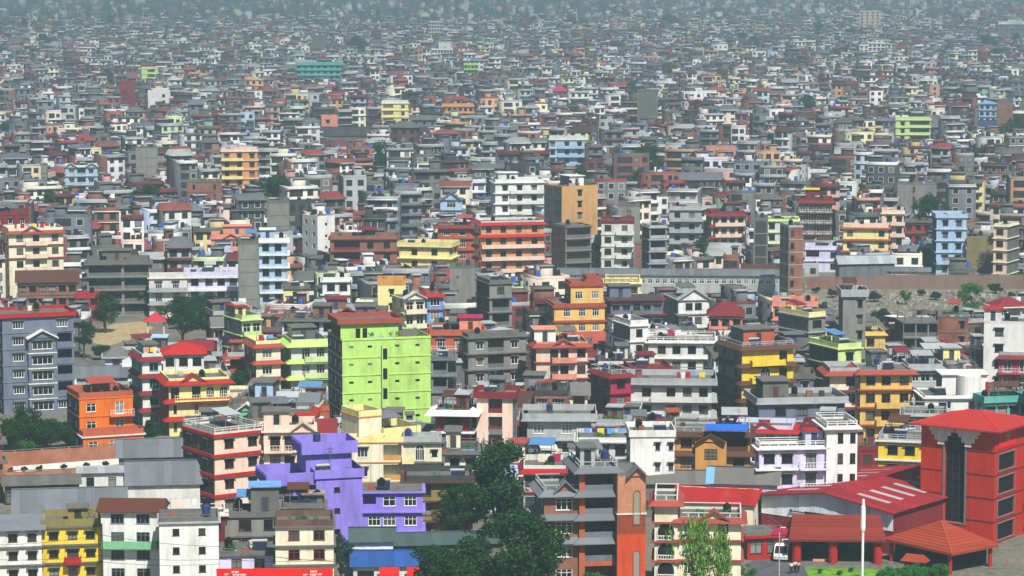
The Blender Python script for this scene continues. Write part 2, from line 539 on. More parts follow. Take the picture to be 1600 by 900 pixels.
def vol(root, x0, x1, y0, y1, z0, n, sh, **kw):
    """one storeyed block of a house: walls with openings, windows, bands, balconies, parapet, roof"""
    o = dict(DEF); o.update(kw)
    W, D, H = x1 - x0, y1 - y0, n * sh
    wall, side = mat_of(o['wall']), mat_of(o['side'] or o['wall'])
    trim = o['trim'] or o['wall']; tm = mat_of(trim)
    fine = o['fine']
    nc = o['cols'] if o['cols'] is not None else max(1, int(round(W / 2.35)))
    cols = [(k + .5) / nc for k in range(nc)] if isinstance(nc, int) else list(nc)
    holes = []; wins = []; rails = []
    logs = list(o['log']); bals = list(o['bal'])
    def inspan(u, i, spans):
        for sp in spans:
            if sp[0] * W - .2 < u < sp[1] * W + .2 and (len(sp) < 3 or sp[2] is None or i in sp[2]): return True
        return False
    for i in range(n):
        vb = i * sh
        for sp in logs:
            if len(sp) > 2 and sp[2] is not None and i not in sp[2]: continue
            a, b = sp[0] * W + .1, sp[1] * W - .1
            holes.append((a, b, vb + .25, vb + sh - .35, min(2.4, D * .4), True)); rails.append((a, b, vb + .25))
        for c in cols:
            u = c * W
            if inspan(u, i, logs) or i in o['skip']: continue
            w, h, sill = o['ww'], min(o['wh'], sh - 1.1), o['sill'] * sh / 3
            if inspan(u, i, bals) and o['door']:
                w, h, sill = 1.5, sh * .7, .15
            elif i == 0 and o['shop']:
                w, h, sill = min(2.2, W / len(cols) - .5), sh * .75, .1
            w = min(w, W / max(1, len(cols)) - .35)
            if w < .35 or any((x_ < u + w / 2 + .05 and x2 > u - w / 2 - .05 and v0 < vb + sill + h and v1 > vb + sill) for x_, x2, v0, v1, _, _ in holes): continue
            holes.append((u - w / 2, u + w / 2, vb + sill, vb + sill + h, .2, False)); wins.append(((x0 + u, y0 + .10, z0 + vb + sill + h / 2), 0, w, h))
    mb = MB()
    z1 = z0 + H
    face(mb, (x0, y0, z0), (1, 0, 0), (0, -1, 0), W, H, holes, 0, 1)
    for sgn in (-1, 1):
        vis = o['left'] if sgn < 0 else o['right']
        hs = []
        ns = o['wside']
        if ns is None: ns = max(1, int(D / 4))
        if vis and ns:
            for i in range(n):
                for k in range(ns):
                    u = (k + .5) / ns * D
                    w, h, sill = min(1.2, D / ns - .4), min(1.2, sh - 1.2), .9 * sh / 3
                    if w < .4: continue
                    hs.append((u - w / 2, u + w / 2, i * sh + sill, i * sh + sill + h, .16, False))
                    y = y1 - u if sgn < 0 else y0 + u
                    wins.append(((x0 + .10 if sgn < 0 else x1 - .10, y, z0 + i * sh + sill + h / 2), -math.pi / 2 if sgn < 0 else math.pi / 2, w, h))
        if sgn < 0: face(mb, (x0, y1, z0), (0, -1, 0), (-1, 0, 0), D, H, hs, 1, 1)
        else: face(mb, (x1, y0, z0), (0, 1, 0), (1, 0, 0), D, H, hs, 1, 1)
    mb.poly([(x1, y1, z0), (x0, y1, z0), (x0, y1, z1), (x1, y1, z1)], 1)
    mb.poly([(x0, y0, z1), (x1, y0, z1), (x1, y1, z1), (x0, y1, z1)], 2)
    mb.build('wall', [wall, side, M('roof', o['roofc'] or 'con')], root)
    rw = random.Random(len(wins) * 31 + int(W * 100))
    hood = 'h' if rw.random() < .45 and o['band'] in ('thin', 'none', 'slab') and n > 1 else ''
    for p, rz, w, h in wins:
        st = o['wins'] if (rz and o['wins']) else o['win']
        if st[1] != '0':
            q = rw.random()
            if q < .1: st = st[0] + str(rw.choice((1, 2, 3)))
            st += hood
        add_window(root, p, rz, w, h, st, fine)
    # the concrete frame showing on bare flank and blank walls
    raw = ('con', 'cn2', 'gry', 'dco', 'brk', 'dbr', 'brn', 'olv')
    if n >= 2 and (o['side'] or o['wall']) in raw and z0 == 0:
        m2 = MB(); pr = .05
        for xa, xb, vis in ((x0 - pr, x0 - .002, o['left']), (x1 + .002, x1 + pr, o['right'])):
            if not vis: continue
            ys = np.linspace(y0 + .15, y1 - .15, max(2, int(D / 3.6) + 1))
            for y in ys: m2.box(xa, xb, y - .14, y + .14, z0, z1f(z0, H))
            for i in range(1, n):
                for ya, yb in zip(ys, ys[1:]): m2.box(xa, xb, ya + .14, yb - .14, z0 + i * sh - .3, z0 + i * sh)
        if m2.v: m2.build('concrete_frame', M('concrete', 'con' if (o['side'] or o['wall']) not in ('con', 'gry') else '7d7b74'), root)
    if n >= 2 and not cols and not logs and z0 == 0 and o['wall'] in raw:
        m2 = MB(); xs = np.linspace(x0 + .15, x1 - .15, max(2, int(W / 3.2) + 1))
        for x in xs: m2.box(x - .14, x + .14, y0 - .05, y0 - .002, z0, z0 + H)
        for i in range(1, n):
            for xa, xb in zip(xs, xs[1:]): m2.box(xa + .14, xb - .14, y0 - .05, y0 - .002, z0 + i * sh - .3, z0 + i * sh)
        m2.build('concrete_frame', M('concrete', '7d7b74'), root)
    # recessed balconies get a railing wall
    for a, b, v in rails:
        m2 = MB()
        m2.box(x0 + a + .003, x0 + b - .003, y0 + .01, y0 + .13, z0 + v + .002, z0 + v + .75)
        m2.build('balcony_wall', mat_of(trim), root)
    # storey bands
    for i in range(1, n + 1):
        zb = z0 + i * sh
        if i in o['floors_plain']: continue
        last = i == n
        if o['band'] == 'pent' or (o['band'] == 'toppent' and last):
            m2 = MB(); pent_ring(m2, x0 - .01, x1 + .01, y0 - .01, y1, zb - .35, .65, max(.7, o['bp'] * 2))
            m2.build('skirt_roof', [M('tile', trim), mat_of(o['wall'])], root)
        elif o['band'] in ('slab', 'toppent') or (o['band'] == 'top' and last):
            m2 = MB(); band_ring(m2, x0, x1, y0, y1, zb - o['bt'], zb, o['bp'])
            m2.build('cornice', tm, root)
        elif o['band'] == 'thin':
            m2 = MB(); band_ring(m2, x0, x1, y0, y1, zb - .12, zb + .06, .1)
            m2.build('cornice', tm, root)
    # projecting balconies
    for sp in bals:
        for i in (sp[2] if len(sp) > 2 and sp[2] is not None else range(1, n)):
            a, b = x0 + sp[0] * W, x0 + sp[1] * W
            zb = z0 + i * sh
            kind = sp[3] if len(sp) > 3 else 'solid'
            c = sp[4] if len(sp) > 4 else trim
            dp = 1.15
            m2 = MB(); m2.box(a, b, y0 - dp, y0 - .004, zb - .16, zb + .02)
            bo = m2.build('balcony', mat_of(c if kind == 'solid' else o['wall']), root)
            m3 = MB()
            if kind == 'solid':
                m3.box(a, b, y0 - dp, y0 - dp + .1, zb + .022, zb + .85); m3.box(a, a + .1, y0 - dp + .1, y0 - .01, zb + .022, zb + .85); m3.box(b - .1, b, y0 - dp + .1, y0 - .01, zb + .022, zb + .85)
                m3.build('balcony_wall', mat_of(c), bo)
            else:
                railing(m3, a + .05, b - .05, y0 - dp + .05, y0 - .02, zb + .02, .95, 0)
                m3.build('railing', M('plain', c), bo)
    for (fx, i, w, h) in o['arches']:
        add_arch(root, (x0 + fx * W, y0 - .005, z0 + i * sh + .25 + h / 2), 0, w, h)
    for (fx, i, w, h) in o['loggia']:
        add_arch(root, (x0 + fx * W, y0 - .005, z0 + i * sh + .15 + h / 2), 0, w, h, 'off', 'blk', 'arched_loggia', False, True)  # no glass here: flat black stands in for shade inside the opening
    # roof
    pc = mat_of(o['parc'] or trim)
    if o['roof'] == 'flat':
        ph = o['ph']; pp = o['pp']
        if o['par'] == 'solid':
            m2 = MB(); ring(m2, x0 - pp, x1 + pp, y0 - pp, y1, z1 + .002, z1 + ph, .14)
            if pp > 0: band_ring(m2, x0, x1, y0, y1, z1 - .2, z1, pp)
            po = m2.build('parapet', pc, root)
            if o['ribs']:
                m3 = MB()
                for x in np.arange(x0 - pp + .2, x1 + pp - .1, .45): m3.box(x - .06, x + .06, y0 - pp - .05, y0 - pp - .003, z1 + .05, z1 + ph - .05)
                for y in np.arange(y0 - pp + .3, y1 - .1, .45): m3.box(x0 - pp - .05, x0 - pp - .003, y - .06, y + .06, z1 + .05, z1 + ph - .05)
                m3.build('parapet_ribs', pc, po)
        elif o['par'] in ('rail', 'post'):
            m2 = MB(); ring(m2, x0, x1, y0, y1, z1 + .002, z1 + .3, .14)
            r = .05
            for x in np.linspace(x0 + .1, x1 - .1, max(2, int(W / 1.3) + 1)):
                m2.box(x - .07, x + .07, y0 + .02, y0 + .13, z1 + .3, z1 + ph)
            for y in np.linspace(y0 + .3, y1 - .1, max(2, int(D / 1.6) + 1)):
                m2.box(x0 + .02, x0 + .13, y - .07, y + .07, z1 + .3, z1 + ph); m2.box(x1 - .13, x1 - .02, y - .07, y + .07, z1 + .3, z1 + ph)
            for zz in (ph,) if o['par'] == 'rail' else (ph, ph * .65):
                ring(m2, x0 - .02, x1 + .02, y0 - .02, y1, z1 + zz, z1 + zz + .09, .16)
            m2.build('parapet', pc, root)
    elif o['roof'] in ('hip', 'gable', 'pyr'):
        ov = .6; rh = o['roofh']
        m2 = MB(); ax, bx, ay, by = x0 - ov, x1 + ov, y0 - ov, y1 + ov
        ins = {'hip': min(W, D) * .5, 'gable': 0.0, 'pyr': W / 2 + ov - .05}[o['roof']]
        ym = (ay + by) / 2
        r0, r1 = (ax + ins, ym, z1 + rh), (bx - ins, ym, z1 + rh)
        ze = z1 - .1
        A, B, C, Dd = (ax, ay, ze), (bx, ay, ze), (bx, by, ze), (ax, by, ze)
        m2.poly([A, B, r1, r0]); m2.poly([C, Dd, r0, r1]); m2.poly([B, C, r1]); m2.poly([Dd, A, r0])
        lo = lambda p: (p[0], p[1], p[2] - .12)
        for p, q in ((A, B), (B, C), (C, Dd), (Dd, A)):
            m2.poly([lo(p), lo(q), q, p])
        m2.poly([lo(A), lo(Dd), lo(C), lo(B)])
        m2.build('roof', M('tile' if o['roofc'] in ('ter', 'red', 'mar') else 'metal', o['roofc'] or 'gry'), root)
    if o['ped']:
        for f0, f1, hh in ([o['ped']] if isinstance(o['ped'][0], float) else o['ped']):
            m2 = MB(); gable_mesh(m2, x0 + f0 * W, x0 + f1 * W, y0 - .25, z1 + .0, hh, 1.5)
            m2.build('pediment', [M('tile', trim), mat_of(o['wall'])], root)
    if o['stubs']:
        for fx in (.03, .5, .97):
            for fy in (.05, .95):
                m2 = MB(); x, y = x0 + .2 + fx * (W - .4), y0 + .25 + fy * (D - .5)
                m2.box(x - .13, x + .13, y - .13, y + .13, z1 + .004, z1 + 1.3)
                for a, b in ((-.08, -.08), (.08, .08), (-.08, .08)): m2.bar((x + a, y + b, z1 + 1.25), (x + a * 1.5, y + b * 1.5, z1 + 2.1), .015, 4)
                m2.build('column_stub', M('concrete', 'con'), root)
    if o['cab']:
        for cb in ([o['cab']] if isinstance(o['cab'][0], (int, float)) else o['cab']):
            f0, f1, ch = cb[0], cb[1], cb[2]
            cc = cb[3] if len(cb) > 3 else o['wall']; ct = cb[4] if len(cb) > 4 else trim
            g0, g1 = (cb[5], cb[6]) if len(cb) > 6 else (.38, .92)
            a, b, c, d = x0 + f0 * W, x0 + f1 * W, y0 + g0 * D, y0 + g1 * D
            m2 = MB()
            w_ = b - a
            hl = [(w_ * .5 - .45, w_ * .5 + .45, .05, min(2.0, ch - .3), .12, False)] if w_ > 1.4 else []
            face(m2, (a, c, z1), (1, 0, 0), (0, -1, 0), w_, ch, hl, 0, 0)
            m2.poly([(a, d, z1), (a, c, z1), (a, c, z1 + ch), (a, d, z1 + ch)], 1); m2.poly([(b, c, z1), (b, d, z1), (b, d, z1 + ch), (b, c, z1 + ch)], 1)
            m2.poly([(b, d, z1), (a, d, z1), (a, d, z1 + ch), (b, d, z1 + ch)], 1)
            co = m2.build('stair_cabin', [mat_of(cc), mat_of(o['side'] or cc)], root)
            m3 = MB(); m3.box(a - .3, b + .3, c - .4, d + .1, z1 + ch, z1 + ch + .16)
            m3.build('cabin_roof', mat_of(ct), co)
            if hl:
                m4 = MB(); m4.box(a + hl[0][0], a + hl[0][1], c + .06, c + .1, z1 + .05, z1 + hl[0][3])
                m4.build('door', M('plain', random.choice(['brn', 'dgr', 'nav', 'dco'])), co)
    return z1

# ---------------------------------------------------------------- house = site + blocks
SITES = []   # every placed house: plan footprint and what of it must stay in view

class Site:
    pass

def obb(s, g=0.0):
    c, q = math.cos(s.th), math.sin(s.th)
    return [(s.x + c * a - q * b, s.y + q * a + c * b) for a, b in ((-s.W / 2 - g, -g), (s.W / 2 + g, -g), (s.W / 2 + g, s.D + g), (-s.W / 2 - g, s.D + g))]

def sep(P, Q):
    for A, B in ((P, Q), (Q, P)):
        for i in range(4):
            ex, ey = A[(i + 1) % 4][0] - A[i][0], A[(i + 1) % 4][1] - A[i][1]
            nx, ny = ey, -ex
            if min(nx * (p[0] - A[i][0]) + ny * (p[1] - A[i][1]) for p in B) > 0: return True
    return False

def site(x0, x1, yt, h, sx=None, D=9.0, th=None):
    s = Site()
    xm = (x0 + x1) / 2
    p = at_z(xm, yt, h)
    _, _, dep = proj(p)
    s.s = FPX / dep
    if th is None:
        if sx is None: th = 0.0
        else:
            side = (x0 - sx) if sx < x0 else (sx - x1)
            a = math.asin(min(.75, side / s.s / D))
            th = a if sx < x0 else -a
        # the wall runs square to the line of sight at its place, plus its own turn
        th -= math.atan2(p.x, p.y)
    s.th = th; s.D = D
    rel = th + math.atan2(p.x, p.y)
    s.W = (x1 - x0) / s.s / max(.5, math.cos(rel))
    s.x, s.y, s.h = p.x, p.y, h
    s.x0, s.x1, s.yt = min(x0, sx or x0), max(x1, sx or x1), yt
    s.xm = xm
    s.lx = lambda px: (px - xm) / s.s / max(.5, math.cos(rel))
    s.hz = lambda py: at_y(xm, py, p.y).z
    return s

def short_to_site(short):
    for s in SITES:
        if s.short == short: return s

TANKS = []
def tank(root, s, x, y, z, col, short, side=''):
    """a plastic water tank on a stand: a thing of its own standing on the roof"""
    c, q = math.cos(s.th), math.sin(s.th)
    wx, wy = s.x + c * x - q * y, s.y + q * x + c * y
    lab = '%s water tank on the %s' % ({'blk': 'black', 'blu': 'blue', 'nav': 'blue', 'wht': 'white'}[col], short)
    if lab in LABELS: return
    TANKS.append((lab, (wx, wy, z), col))
    LABELS.add(lab)

def H(short, extra, x0, x1, yt, n, yb, sx=None, sh=3.0, D=9.0, th=None, cat='house', wings=(), name='house', **o):
    """a house given by its front wall in the photo: left, right, top row, storeys and lowest row in view"""
    ph = o.get('ph', .9) if o.get('par', 'solid') != 'none' and o.get('roof', 'flat') == 'flat' else 0.0
    h = n * sh + ph
    s = site(x0, x1, yt, h, sx, D, th)
    s.short, s.yb, s.n, s.sh = short, yb, n, sh
    s.spec = (short, extra, cat, name, o, wings)
    s.manual = True
    SITES.append(s)
    return s

def realise(s):
    short, extra, cat, name, o, wings = s.spec
    label = (short + ' ' + extra).strip()
    root = thing(name, label, cat, (s.x, s.y, 0), s.th, s.group if hasattr(s, 'group') else None)
    s.root = root
    o = dict(o)
    fine = s.s > 6.6
    o.setdefault('fine', fine)
    ca = math.atan2(s.x, s.y)
    o.setdefault('left', math.sin(s.th + ca) > -.12)
    o.setdefault('right', math.sin(s.th + ca) < .12)
    tk = o.pop('tank', ())
    z1 = vol(root, -s.W / 2, s.W / 2, 0, s.D, 0, s.n, s.sh, **o)
    if o.get('roof', 'flat') == 'flat' and s.s > 4.5:
        rooftop(root, -s.W / 2 + .2, s.W / 2 - .2, .2, s.D - .2, z1, random.Random(short))
    for wg in wings:
        wg = dict(wg)
        a, b, yt, n, sh, dy, dd = wg.pop('a'), wg.pop('b'), wg.pop('yt', None), wg.pop('n'), wg.pop('sh', s.sh), wg.pop('dy', 0.0), wg.pop('dd', None)
        zb = wg.pop('z', 0.0)
        xa, xb = s.lx(a), s.lx(b)
        kw = {k: v for k, v in o.items() if k in ('wall', 'side', 'trim', 'win', 'band', 'bp', 'parc', 'fine', 'left', 'right', 'bt')}
        kw.update(wg)
        if yt is not None:
            ph = kw.get('ph', .9) if kw.get('par', 'solid') != 'none' and kw.get('roof', 'flat') == 'flat' else 0
            top = at_y((a + b) / 2, yt, s.y + dy).z - ph
            sh = max(1.5, (top - zb) / n)
        vol(root, xa, xb, dy, dy + (dd or s.D), zb, n, sh, **kw)
    if not tk and s.s > 5.2 and o.get('roof', 'flat') == 'flat' and s.manual and len(short.split()) <= 8:
        rk = random.Random(short + 'tank')
        if rk.random() < .75: tk = ((rk.uniform(.15, .85), rk.uniform(.2, .7), rk.choice(('blk', 'blk', 'blk', 'blk', 'nav'))),)
    for k, t in enumerate(tk):
        fx, fy, col = t[0], t[1], t[2]
        zt = z1 + (t[3] if len(t) > 3 else 0.0)
        tank(root, s, (fx - .5) * s.W, fy * s.D, zt, col, short)
    return root

# ================================================================ the houses one can tell apart
# ---- bottom row
H('old white house', 'at the left edge under a rusty sheet roof', -25, 64, 826, 4, 900, None, 2.35, 7, wall='wht', side='con', trim='con', win='d2', cols=3, ww=1.15, wh=1.15, band='slab', bp=.25, roof='gable', roofc='gry', roofh=1.2, floors_plain=(4,))
H('yellow old house', 'with red balcony and mossy parapet in the bottom row', 65, 157, 811, 4, 900, None, 2.35, 7, wall='yel', side='con', trim='con', win='d2', cols=(.2, .52, .82), ww=1.2, wh=1.1, bp=.3, bal=((.38, .66, (2,), 'solid', 'red'),), parc='olv', cab=(.45, .78, 1.9, 'olv', 'con', .3, .7))
H('white house with green balcony', 'and rust-stained roof in the bottom row', 158, 248, 797, 5, 900, 262, 2.35, 7, wall='wht', side='lgy', trim='lgy', win='g3', cols=(.28, .72), ww=1.7, wh=1.25, band='none', par='none', ph=0, roof='gable', roofc='dbr', roofh=1.1, bal=((.02, .98, (3,), 'solid', 'grn'),), door=False)
H('plain white house', 'with six small dark windows beside the red signboard', 249, 341, 809, 5, 900, None, 2.35, 6, wall='wht', side='con', trim='lgy', win='k1', cols=(.28, .72), ww=.85, wh=.9, band='top', bp=.3, parc='con', ph=.5)
H('maroon terrace house', 'with laundry drying on its flat roof', 257, 351, 796, 4, 812, None, 2.7, 10, wall='mar', side='con', trim='pnk', win='k1', band='top', bp=.5, par='rail', parc='off', ph=.7, tank=((.7, .75, 'blk'),))
H('low lilac-white house', 'behind the left half of the red signboard', 341, 430, 861, 3, 900, None, 2.4, 6, wall='lil', side='con', trim='con', win='d2', cols=(.32, .72), ww=1.3, wh=1.2, bp=.3, ph=.4, band='top')
H('mouldy concrete house', 'with open casements above the low lilac-white house', 346, 438, 800, 4, 862, None, 2.6, 6, wall='cn2', side='dco', trim='con', win='k2', cols=(.4, .82), ww=1.6, wh=1.4, bp=.25, cab=(.5, .98, 3.4, 'con', 'blu', .3, .9), ph=.5)
H('cream house with stained roof', 'above the right half of the red signboard', 430, 521, 812, 5, 900, None, 2.4, 6.5, wall='crm', side='pur', trim='con', win='m2', cols=(.32, .75), ww=1.4, wh=1.25, band='slab', bp=.3, floors_plain=(1, 2), parc='dbr', ph=.8)
H('purple house', 'with ribbed parapets, roof tower and blue tank', 494, 566, 733, 4, 830, None, 2.9, 9, th=R(16), wall='pur', side='pur', trim='pur', win='k1', cols=(.45,), ww=.85, wh=.7, band='none', par='solid', ph=1.0, pp=.25, wside=1, wings=(
    dict(a=428, b=494, yt=734, n=4, dy=1.2, dd=7, cols=(.3,), ww=2.2, wh=1.6, win='k2', log=((.55, .98, (3,)),), pp=.9, ph=1.5, band='none', ribs=True),
    dict(a=484, b=556, yt=688, n=1, dy=2.5, dd=6, z=11.8, pp=.7, ph=1.5, ribs=True, cols=0, wside=0, band='none')), tank=((.2, .6, 'nav', 3.7),))
H('rubble-roofed concrete house', 'with junk on its roof below the purple house', 442, 508, 786, 4, 800, None, 2.7, 5, wall='cn2', side='dco', trim='con', win='k2', cols=(.3, .7), ph=.5, cab=(.5, .95, 1.2, 'con', 'brk'))
H('low purple house', 'with flat concrete roof and white windows', 566, 660, 768, 3, 838, None, 2.75, 8, wall='pur', side='pur', trim='pur', win='w3', cols=(.2, .45, .8), ww=1.7, wh=1.3, bp=.45, par='none', ph=0, log=((.0, .24, (2,)),), parc='con', stubs=False, band='slab')
H('cream terraced house', 'with orange edging and roof block below the lime block', 600, 658, 667, 4, 690, 562, 3, 8, wall='crm', side='crm', trim='och', win='w3', cols=(.5,), ww=1.8, parc='pye', ph=1.1, band='thin', wings=(dict(a=566, b=601, yt=637, n=5, dy=1, dd=6, cols=0, wside=0),))
H('pale house with arched door', 'and mossy flat roof right of the purple house', 628, 690, 682, 4, 745, None, 2.9, 7, wall='crm', side='con', trim='con', win='k1', cols=(.82,), ww=.8, wh=1.0, bp=.5, parc='lgy', ph=.8, arches=((.45, 3, 1.2, 2.2),), bal=((.0, .3, (3,), 'solid', 'pye'), (.05, .4, (2,), 'solid', 'red')))
H('cream balcony house', 'with pale parapet behind the purple tower', 545, 630, 683, 4, 720, None, 2.9, 7, wall='crm', side='crm', trim='och', win='w2', cols=(.25, .6), band='thin', ph=.8, parc='pye', log=((.62, .98, (3, 2)),))
H('pink house with arched porch', 'left of the purple tower', 412, 492, 664, 4, 740, None, 3, 8, wall='pnk', side='dco', trim='pnk', win='d2', cols=(.22, .5), bal=((.0, .55, None, 'rail', 'pnk'),), ped=((.55, .98, 1.3),), band='slab', arches=((.78, 2, 1.6, 4.2),), cab=(.0, .5, 2.4, 'pnk', 'con'), tank=((.62, .6, 'blk'),))
H('cream house with red bands', 'and roof garden below the yellow arched house', 335, 411, 666, 4, 748, 285, 3, 10, wall='pnk', side='dco', trim='red', win='d2', cols=(.3, .78), ww=1.5, band='slab', bp=.3, bt=.5, parc='off', par='post', wins='k1')
H('brown concrete house', 'with brick balconies beside the big tree', 634, 738, 743, 3, 815, None, 2.8, 8, wall='olv', side='con', trim='brn', win='d2', cols=(.3, .7), bp=.8, parc='dco', ph=.8, bal=((.55, 1.0, (1, 2), 'solid', 'ter'),))
H('brick and orange house', 'with tiered grey skirt roofs and brick stair pier', 906, 965, 722, 6, 890, None, 3.0, 9, th=R(8), wall='oran', side='con', trim='gry', win='k2', log=((.12, .98, None),), cols=0, band='pent', bp=.45, floors_plain=(1, 2), parc='lgy', wside=2, par='rail', cab=(.1, .5, 2.3, 'lgy', 'con', .3, .7), tank=((.85, .6, 'nav'),), wings=(
    dict(a=962, b=1006, yt=803, n=3, dy=-1.5, dd=8, wall='c8481c', side='brk', cols=0, wside=0, band='top', bp=.1, trim='off', par='none'),
    dict(a=962, b=1006, yt=741, n=2, dy=-1.5, dd=8, z=9.9, wall=('brick', 'c07a52'), side=('brick', 'c07a52'), cols=0, wside=0, band='none', par='solid', ph=.3, parc='gry', ped=((.4, .95, 1.1),)),
    dict(a=852, b=908, yt=757, n=5, dy=.5, dd=8, wall='brk', cols=(.55,), win='w3', ww=2.1, wh=1.5, band='pent', floors_plain=(1, 2), ped=((.3, .85, 1.4),), par='rail', parc='lgy')))
H('white arched house', 'with terracotta skirt roof behind the pale willow', 1058, 1158, 802, 4, 900, None, 2.6, 7, wall='crm', side='dgr', trim='ter', win='w3', cols=(.2, .72), ww=1.5, band='toppent', bp=.4, ped=((.38, .78, 1.1),), parc='off', ph=.8, par='rail', tank=((.78, .4, 'blk'),), wings=(
    dict(a=1023, b=1059, yt=775, n=5, dy=-.3, dd=8, cols=0, wside=0, loggia=((.5, 2, 2.1, 2.2), (.5, 3, 2.1, 2.2), (.5, 1, 2.1, 2.2)), band='toppent', par='rail'),))
H('white cube house', 'with blank front between laundry terrace and ochre house', 985, 1054, 672, 4, 725, 978, 3, 8, wall='wht', side='lgy', trim='wht', win='g1', cols=(.62, .92), ww=.7, wh=1.2, band='none', bp=.4, ph=.8, pp=.2)
H('ochre house with brown skirt roofs', 'and rounded gable over a triple window', 1054, 1172, 668, 4, 727, None, 2.9, 9, wall='och', side='brn', trim='brn', win='d3', cols=(.16, .5, .85), ww=1.7, wh=1.4, band='pent', bp=.45, ped=((.33, .68, .01),), par='rail', parc='lgy', log=((.62, .98, (3,)),), wings=(dict(a=1087, b=1135, yt=690, n=3, dy=-1, dd=3, cols=(.5,), ped=((.1, .9, 1.1),), par='none', band='none', ww=1.9),))
H('grey-green terrace house', 'with blue door under the orange cabin house', 824, 924, 645, 3, 710, None, 3.1, 9, wall='lgy', side='con', trim='lgy', win='w3', cols=(.18, .62), ww=1.7, bp=1.0, ph=1.0, pp=.8, bt=.25)
H('white terrace with laundry', 'hanging above the white cube house', 905, 982, 683, 3, 700, None, 3, 8, wall='off', side='dco', trim='off', win='d2', bp=.8, ph=.6, pp=.4)
H('small grey terrace house', 'with red canopy left of the tiered brick house', 818, 884, 727, 3, 770, None, 3, 9, wall='lgy', side='con', trim='red', win='k2', band='toppent', bp=.3, parc='off', ph=.8)
H('lilac-white house', 'with white balustrades and bright stair tower', 1187, 1290, 690, 4, 755, None, 3, 9, th=R(6), wall='lil', side='lil', trim='wht', win='k2', cols=(.15, .42, .78), ww=1.6, bp=.6, par='post', parc='wht', bal=((.6, 1.0, (1, 2, 3), 'rail', 'wht'),), cab=(.72, .99, 2.2, 'lil', 'red'), wings=(dict(a=1290, b=1338, yt=660, n=5, dy=-.6, dd=8, cols=(.45, .85), ww=.8, win='k2', band='top', bp=.6, wall='wht', par='post', parc='wht'),))
H('yellow house with white balustrade', 'just left of the red tower', 1373, 1462, 680, 3, 752, None, 2.9, 9, th=R(-14), wall='yel', side='olv', trim='off', win='k2', cols=(.25, .55, .85), bp=.5, par='post', parc='lgy', band='slab')
# ---- left middle
H('grey apartment block', 'with white bay windows and red roof edge', 4, 114, 488, 6, 655, -12, 2.95, 10, wall='gbl', side='nav', trim='gbl', win='w4', cols=(.22, .84), ww=1.9, wh=1.5, bp=.35, band='thin', parc='red', ph=.6, pp=.5, cat='apartment block', log=((.76, .98, (1, 2, 3, 4)),), wings=(dict(a=42, b=85, yt=528, n=5, dy=-1.0, dd=5, cols=(.5,), ww=3.6, wh=1.6, band='thin', par='none', ped=((.0, 1.0, 1.3),), trim='wht'),))
H('orange house', 'with orange roof parapet and blue side balconies', 124, 207, 612, 3, 672, 104, 3, 9, wall='org', side='nav', trim='org', win='w2', cols=(.22, .75), ww=1.6, wh=1.4, bp=.3, parc='oran', ph=1.0, band='thin', bal=((.55, 1.0, (2,), 'rail', 'off'),), wings=(dict(a=122, b=216, yt=672, n=1, dy=-3.2, dd=3.1, cols=3, wside=0, parc='oran', ph=.9, band='top', trim='off', bp=.3),))
H('white house with teal windows', 'and maroon skirt roofs behind the orange house', 222, 252, 552, 4, 650, 205, 3, 9, wall='wht', side='teal', trim='mar', win='t2', cols=(.6,), ww=1.6, band='pent', bp=.35, parc='off', cab=(.3, 1.0, 2.0, 'off', 'con'))
H('white house with red hip roof', 'behind the yellow arched house', 255, 318, 552, 4, 575, None, 3, 8, wall='wht', side='con', trim='off', win='k2', roof='hip', roofc='red', roofh=1.5, band='thin')
H('yellow arched house', 'with red skirt roofs and white arched windows', 264, 358, 590, 3, 660, 249, 3.1, 10, wall='pye', side='con', trim='red', win='g1', cols=(.1, .45), ww=.6, band='pent', bp=.5, ped=((.2, .6, 1.3),), parc='pye', ph=.7, arches=((.68, 2, 1.3, 1.9), (.9, 2, 1.3, 1.9)), bal=((.08, .98, (2,), 'rail', 'pye'),))
H('brick gabled house', 'with red side wall above the sandy clearing', 28, 120, 440, 3, 478, None, 3, 12, wall='brk', side='dbr', trim='con', win='k2', roof='gable', roofc='brn', roofh=2.0, band='thin')
H('red walled shed house', 'beside the brick gabled house', 118, 156, 458, 2, 480, None, 3, 7, wall='red', side='mar', trim='red', win='k1', ph=.4, band='none')
H('lime green corner house', 'with red hip canopy left of the lime block', 378, 408, 492, 4, 545, 350, 3, 9, wall='lgr', side='gry', trim='lgr', win='w2', bal=((.0, .9, None, 'solid', 'lgr'),), cab=(.0, .55, 2.2, 'lgr', 'red'), parc='lgr')
H('pale lime house', 'with lime skirt roofs left of the big lime block', 455, 512, 530, 4, 612, 442, 3, 9, wall='off', side='lgr', trim='lim', win='w3', cols=(.4, .8), ww=1.5, band='pent', bp=.5, parc='lgr', bal=((.35, 1.0, (2, 3), 'solid', 'lgr'),), cab=(.1, .75, 2.6, 'con', 'con'), tank=((.8, .5, 'nav'),))
H('cream house with red skirts', 'left of the pale lime house', 400, 438, 532, 4, 605, 382, 3, 8, wall='crm', side='gry', trim='ter', win='w3', cols=(.45,), ww=1.8, band='pent', bp=.35, parc='pye')
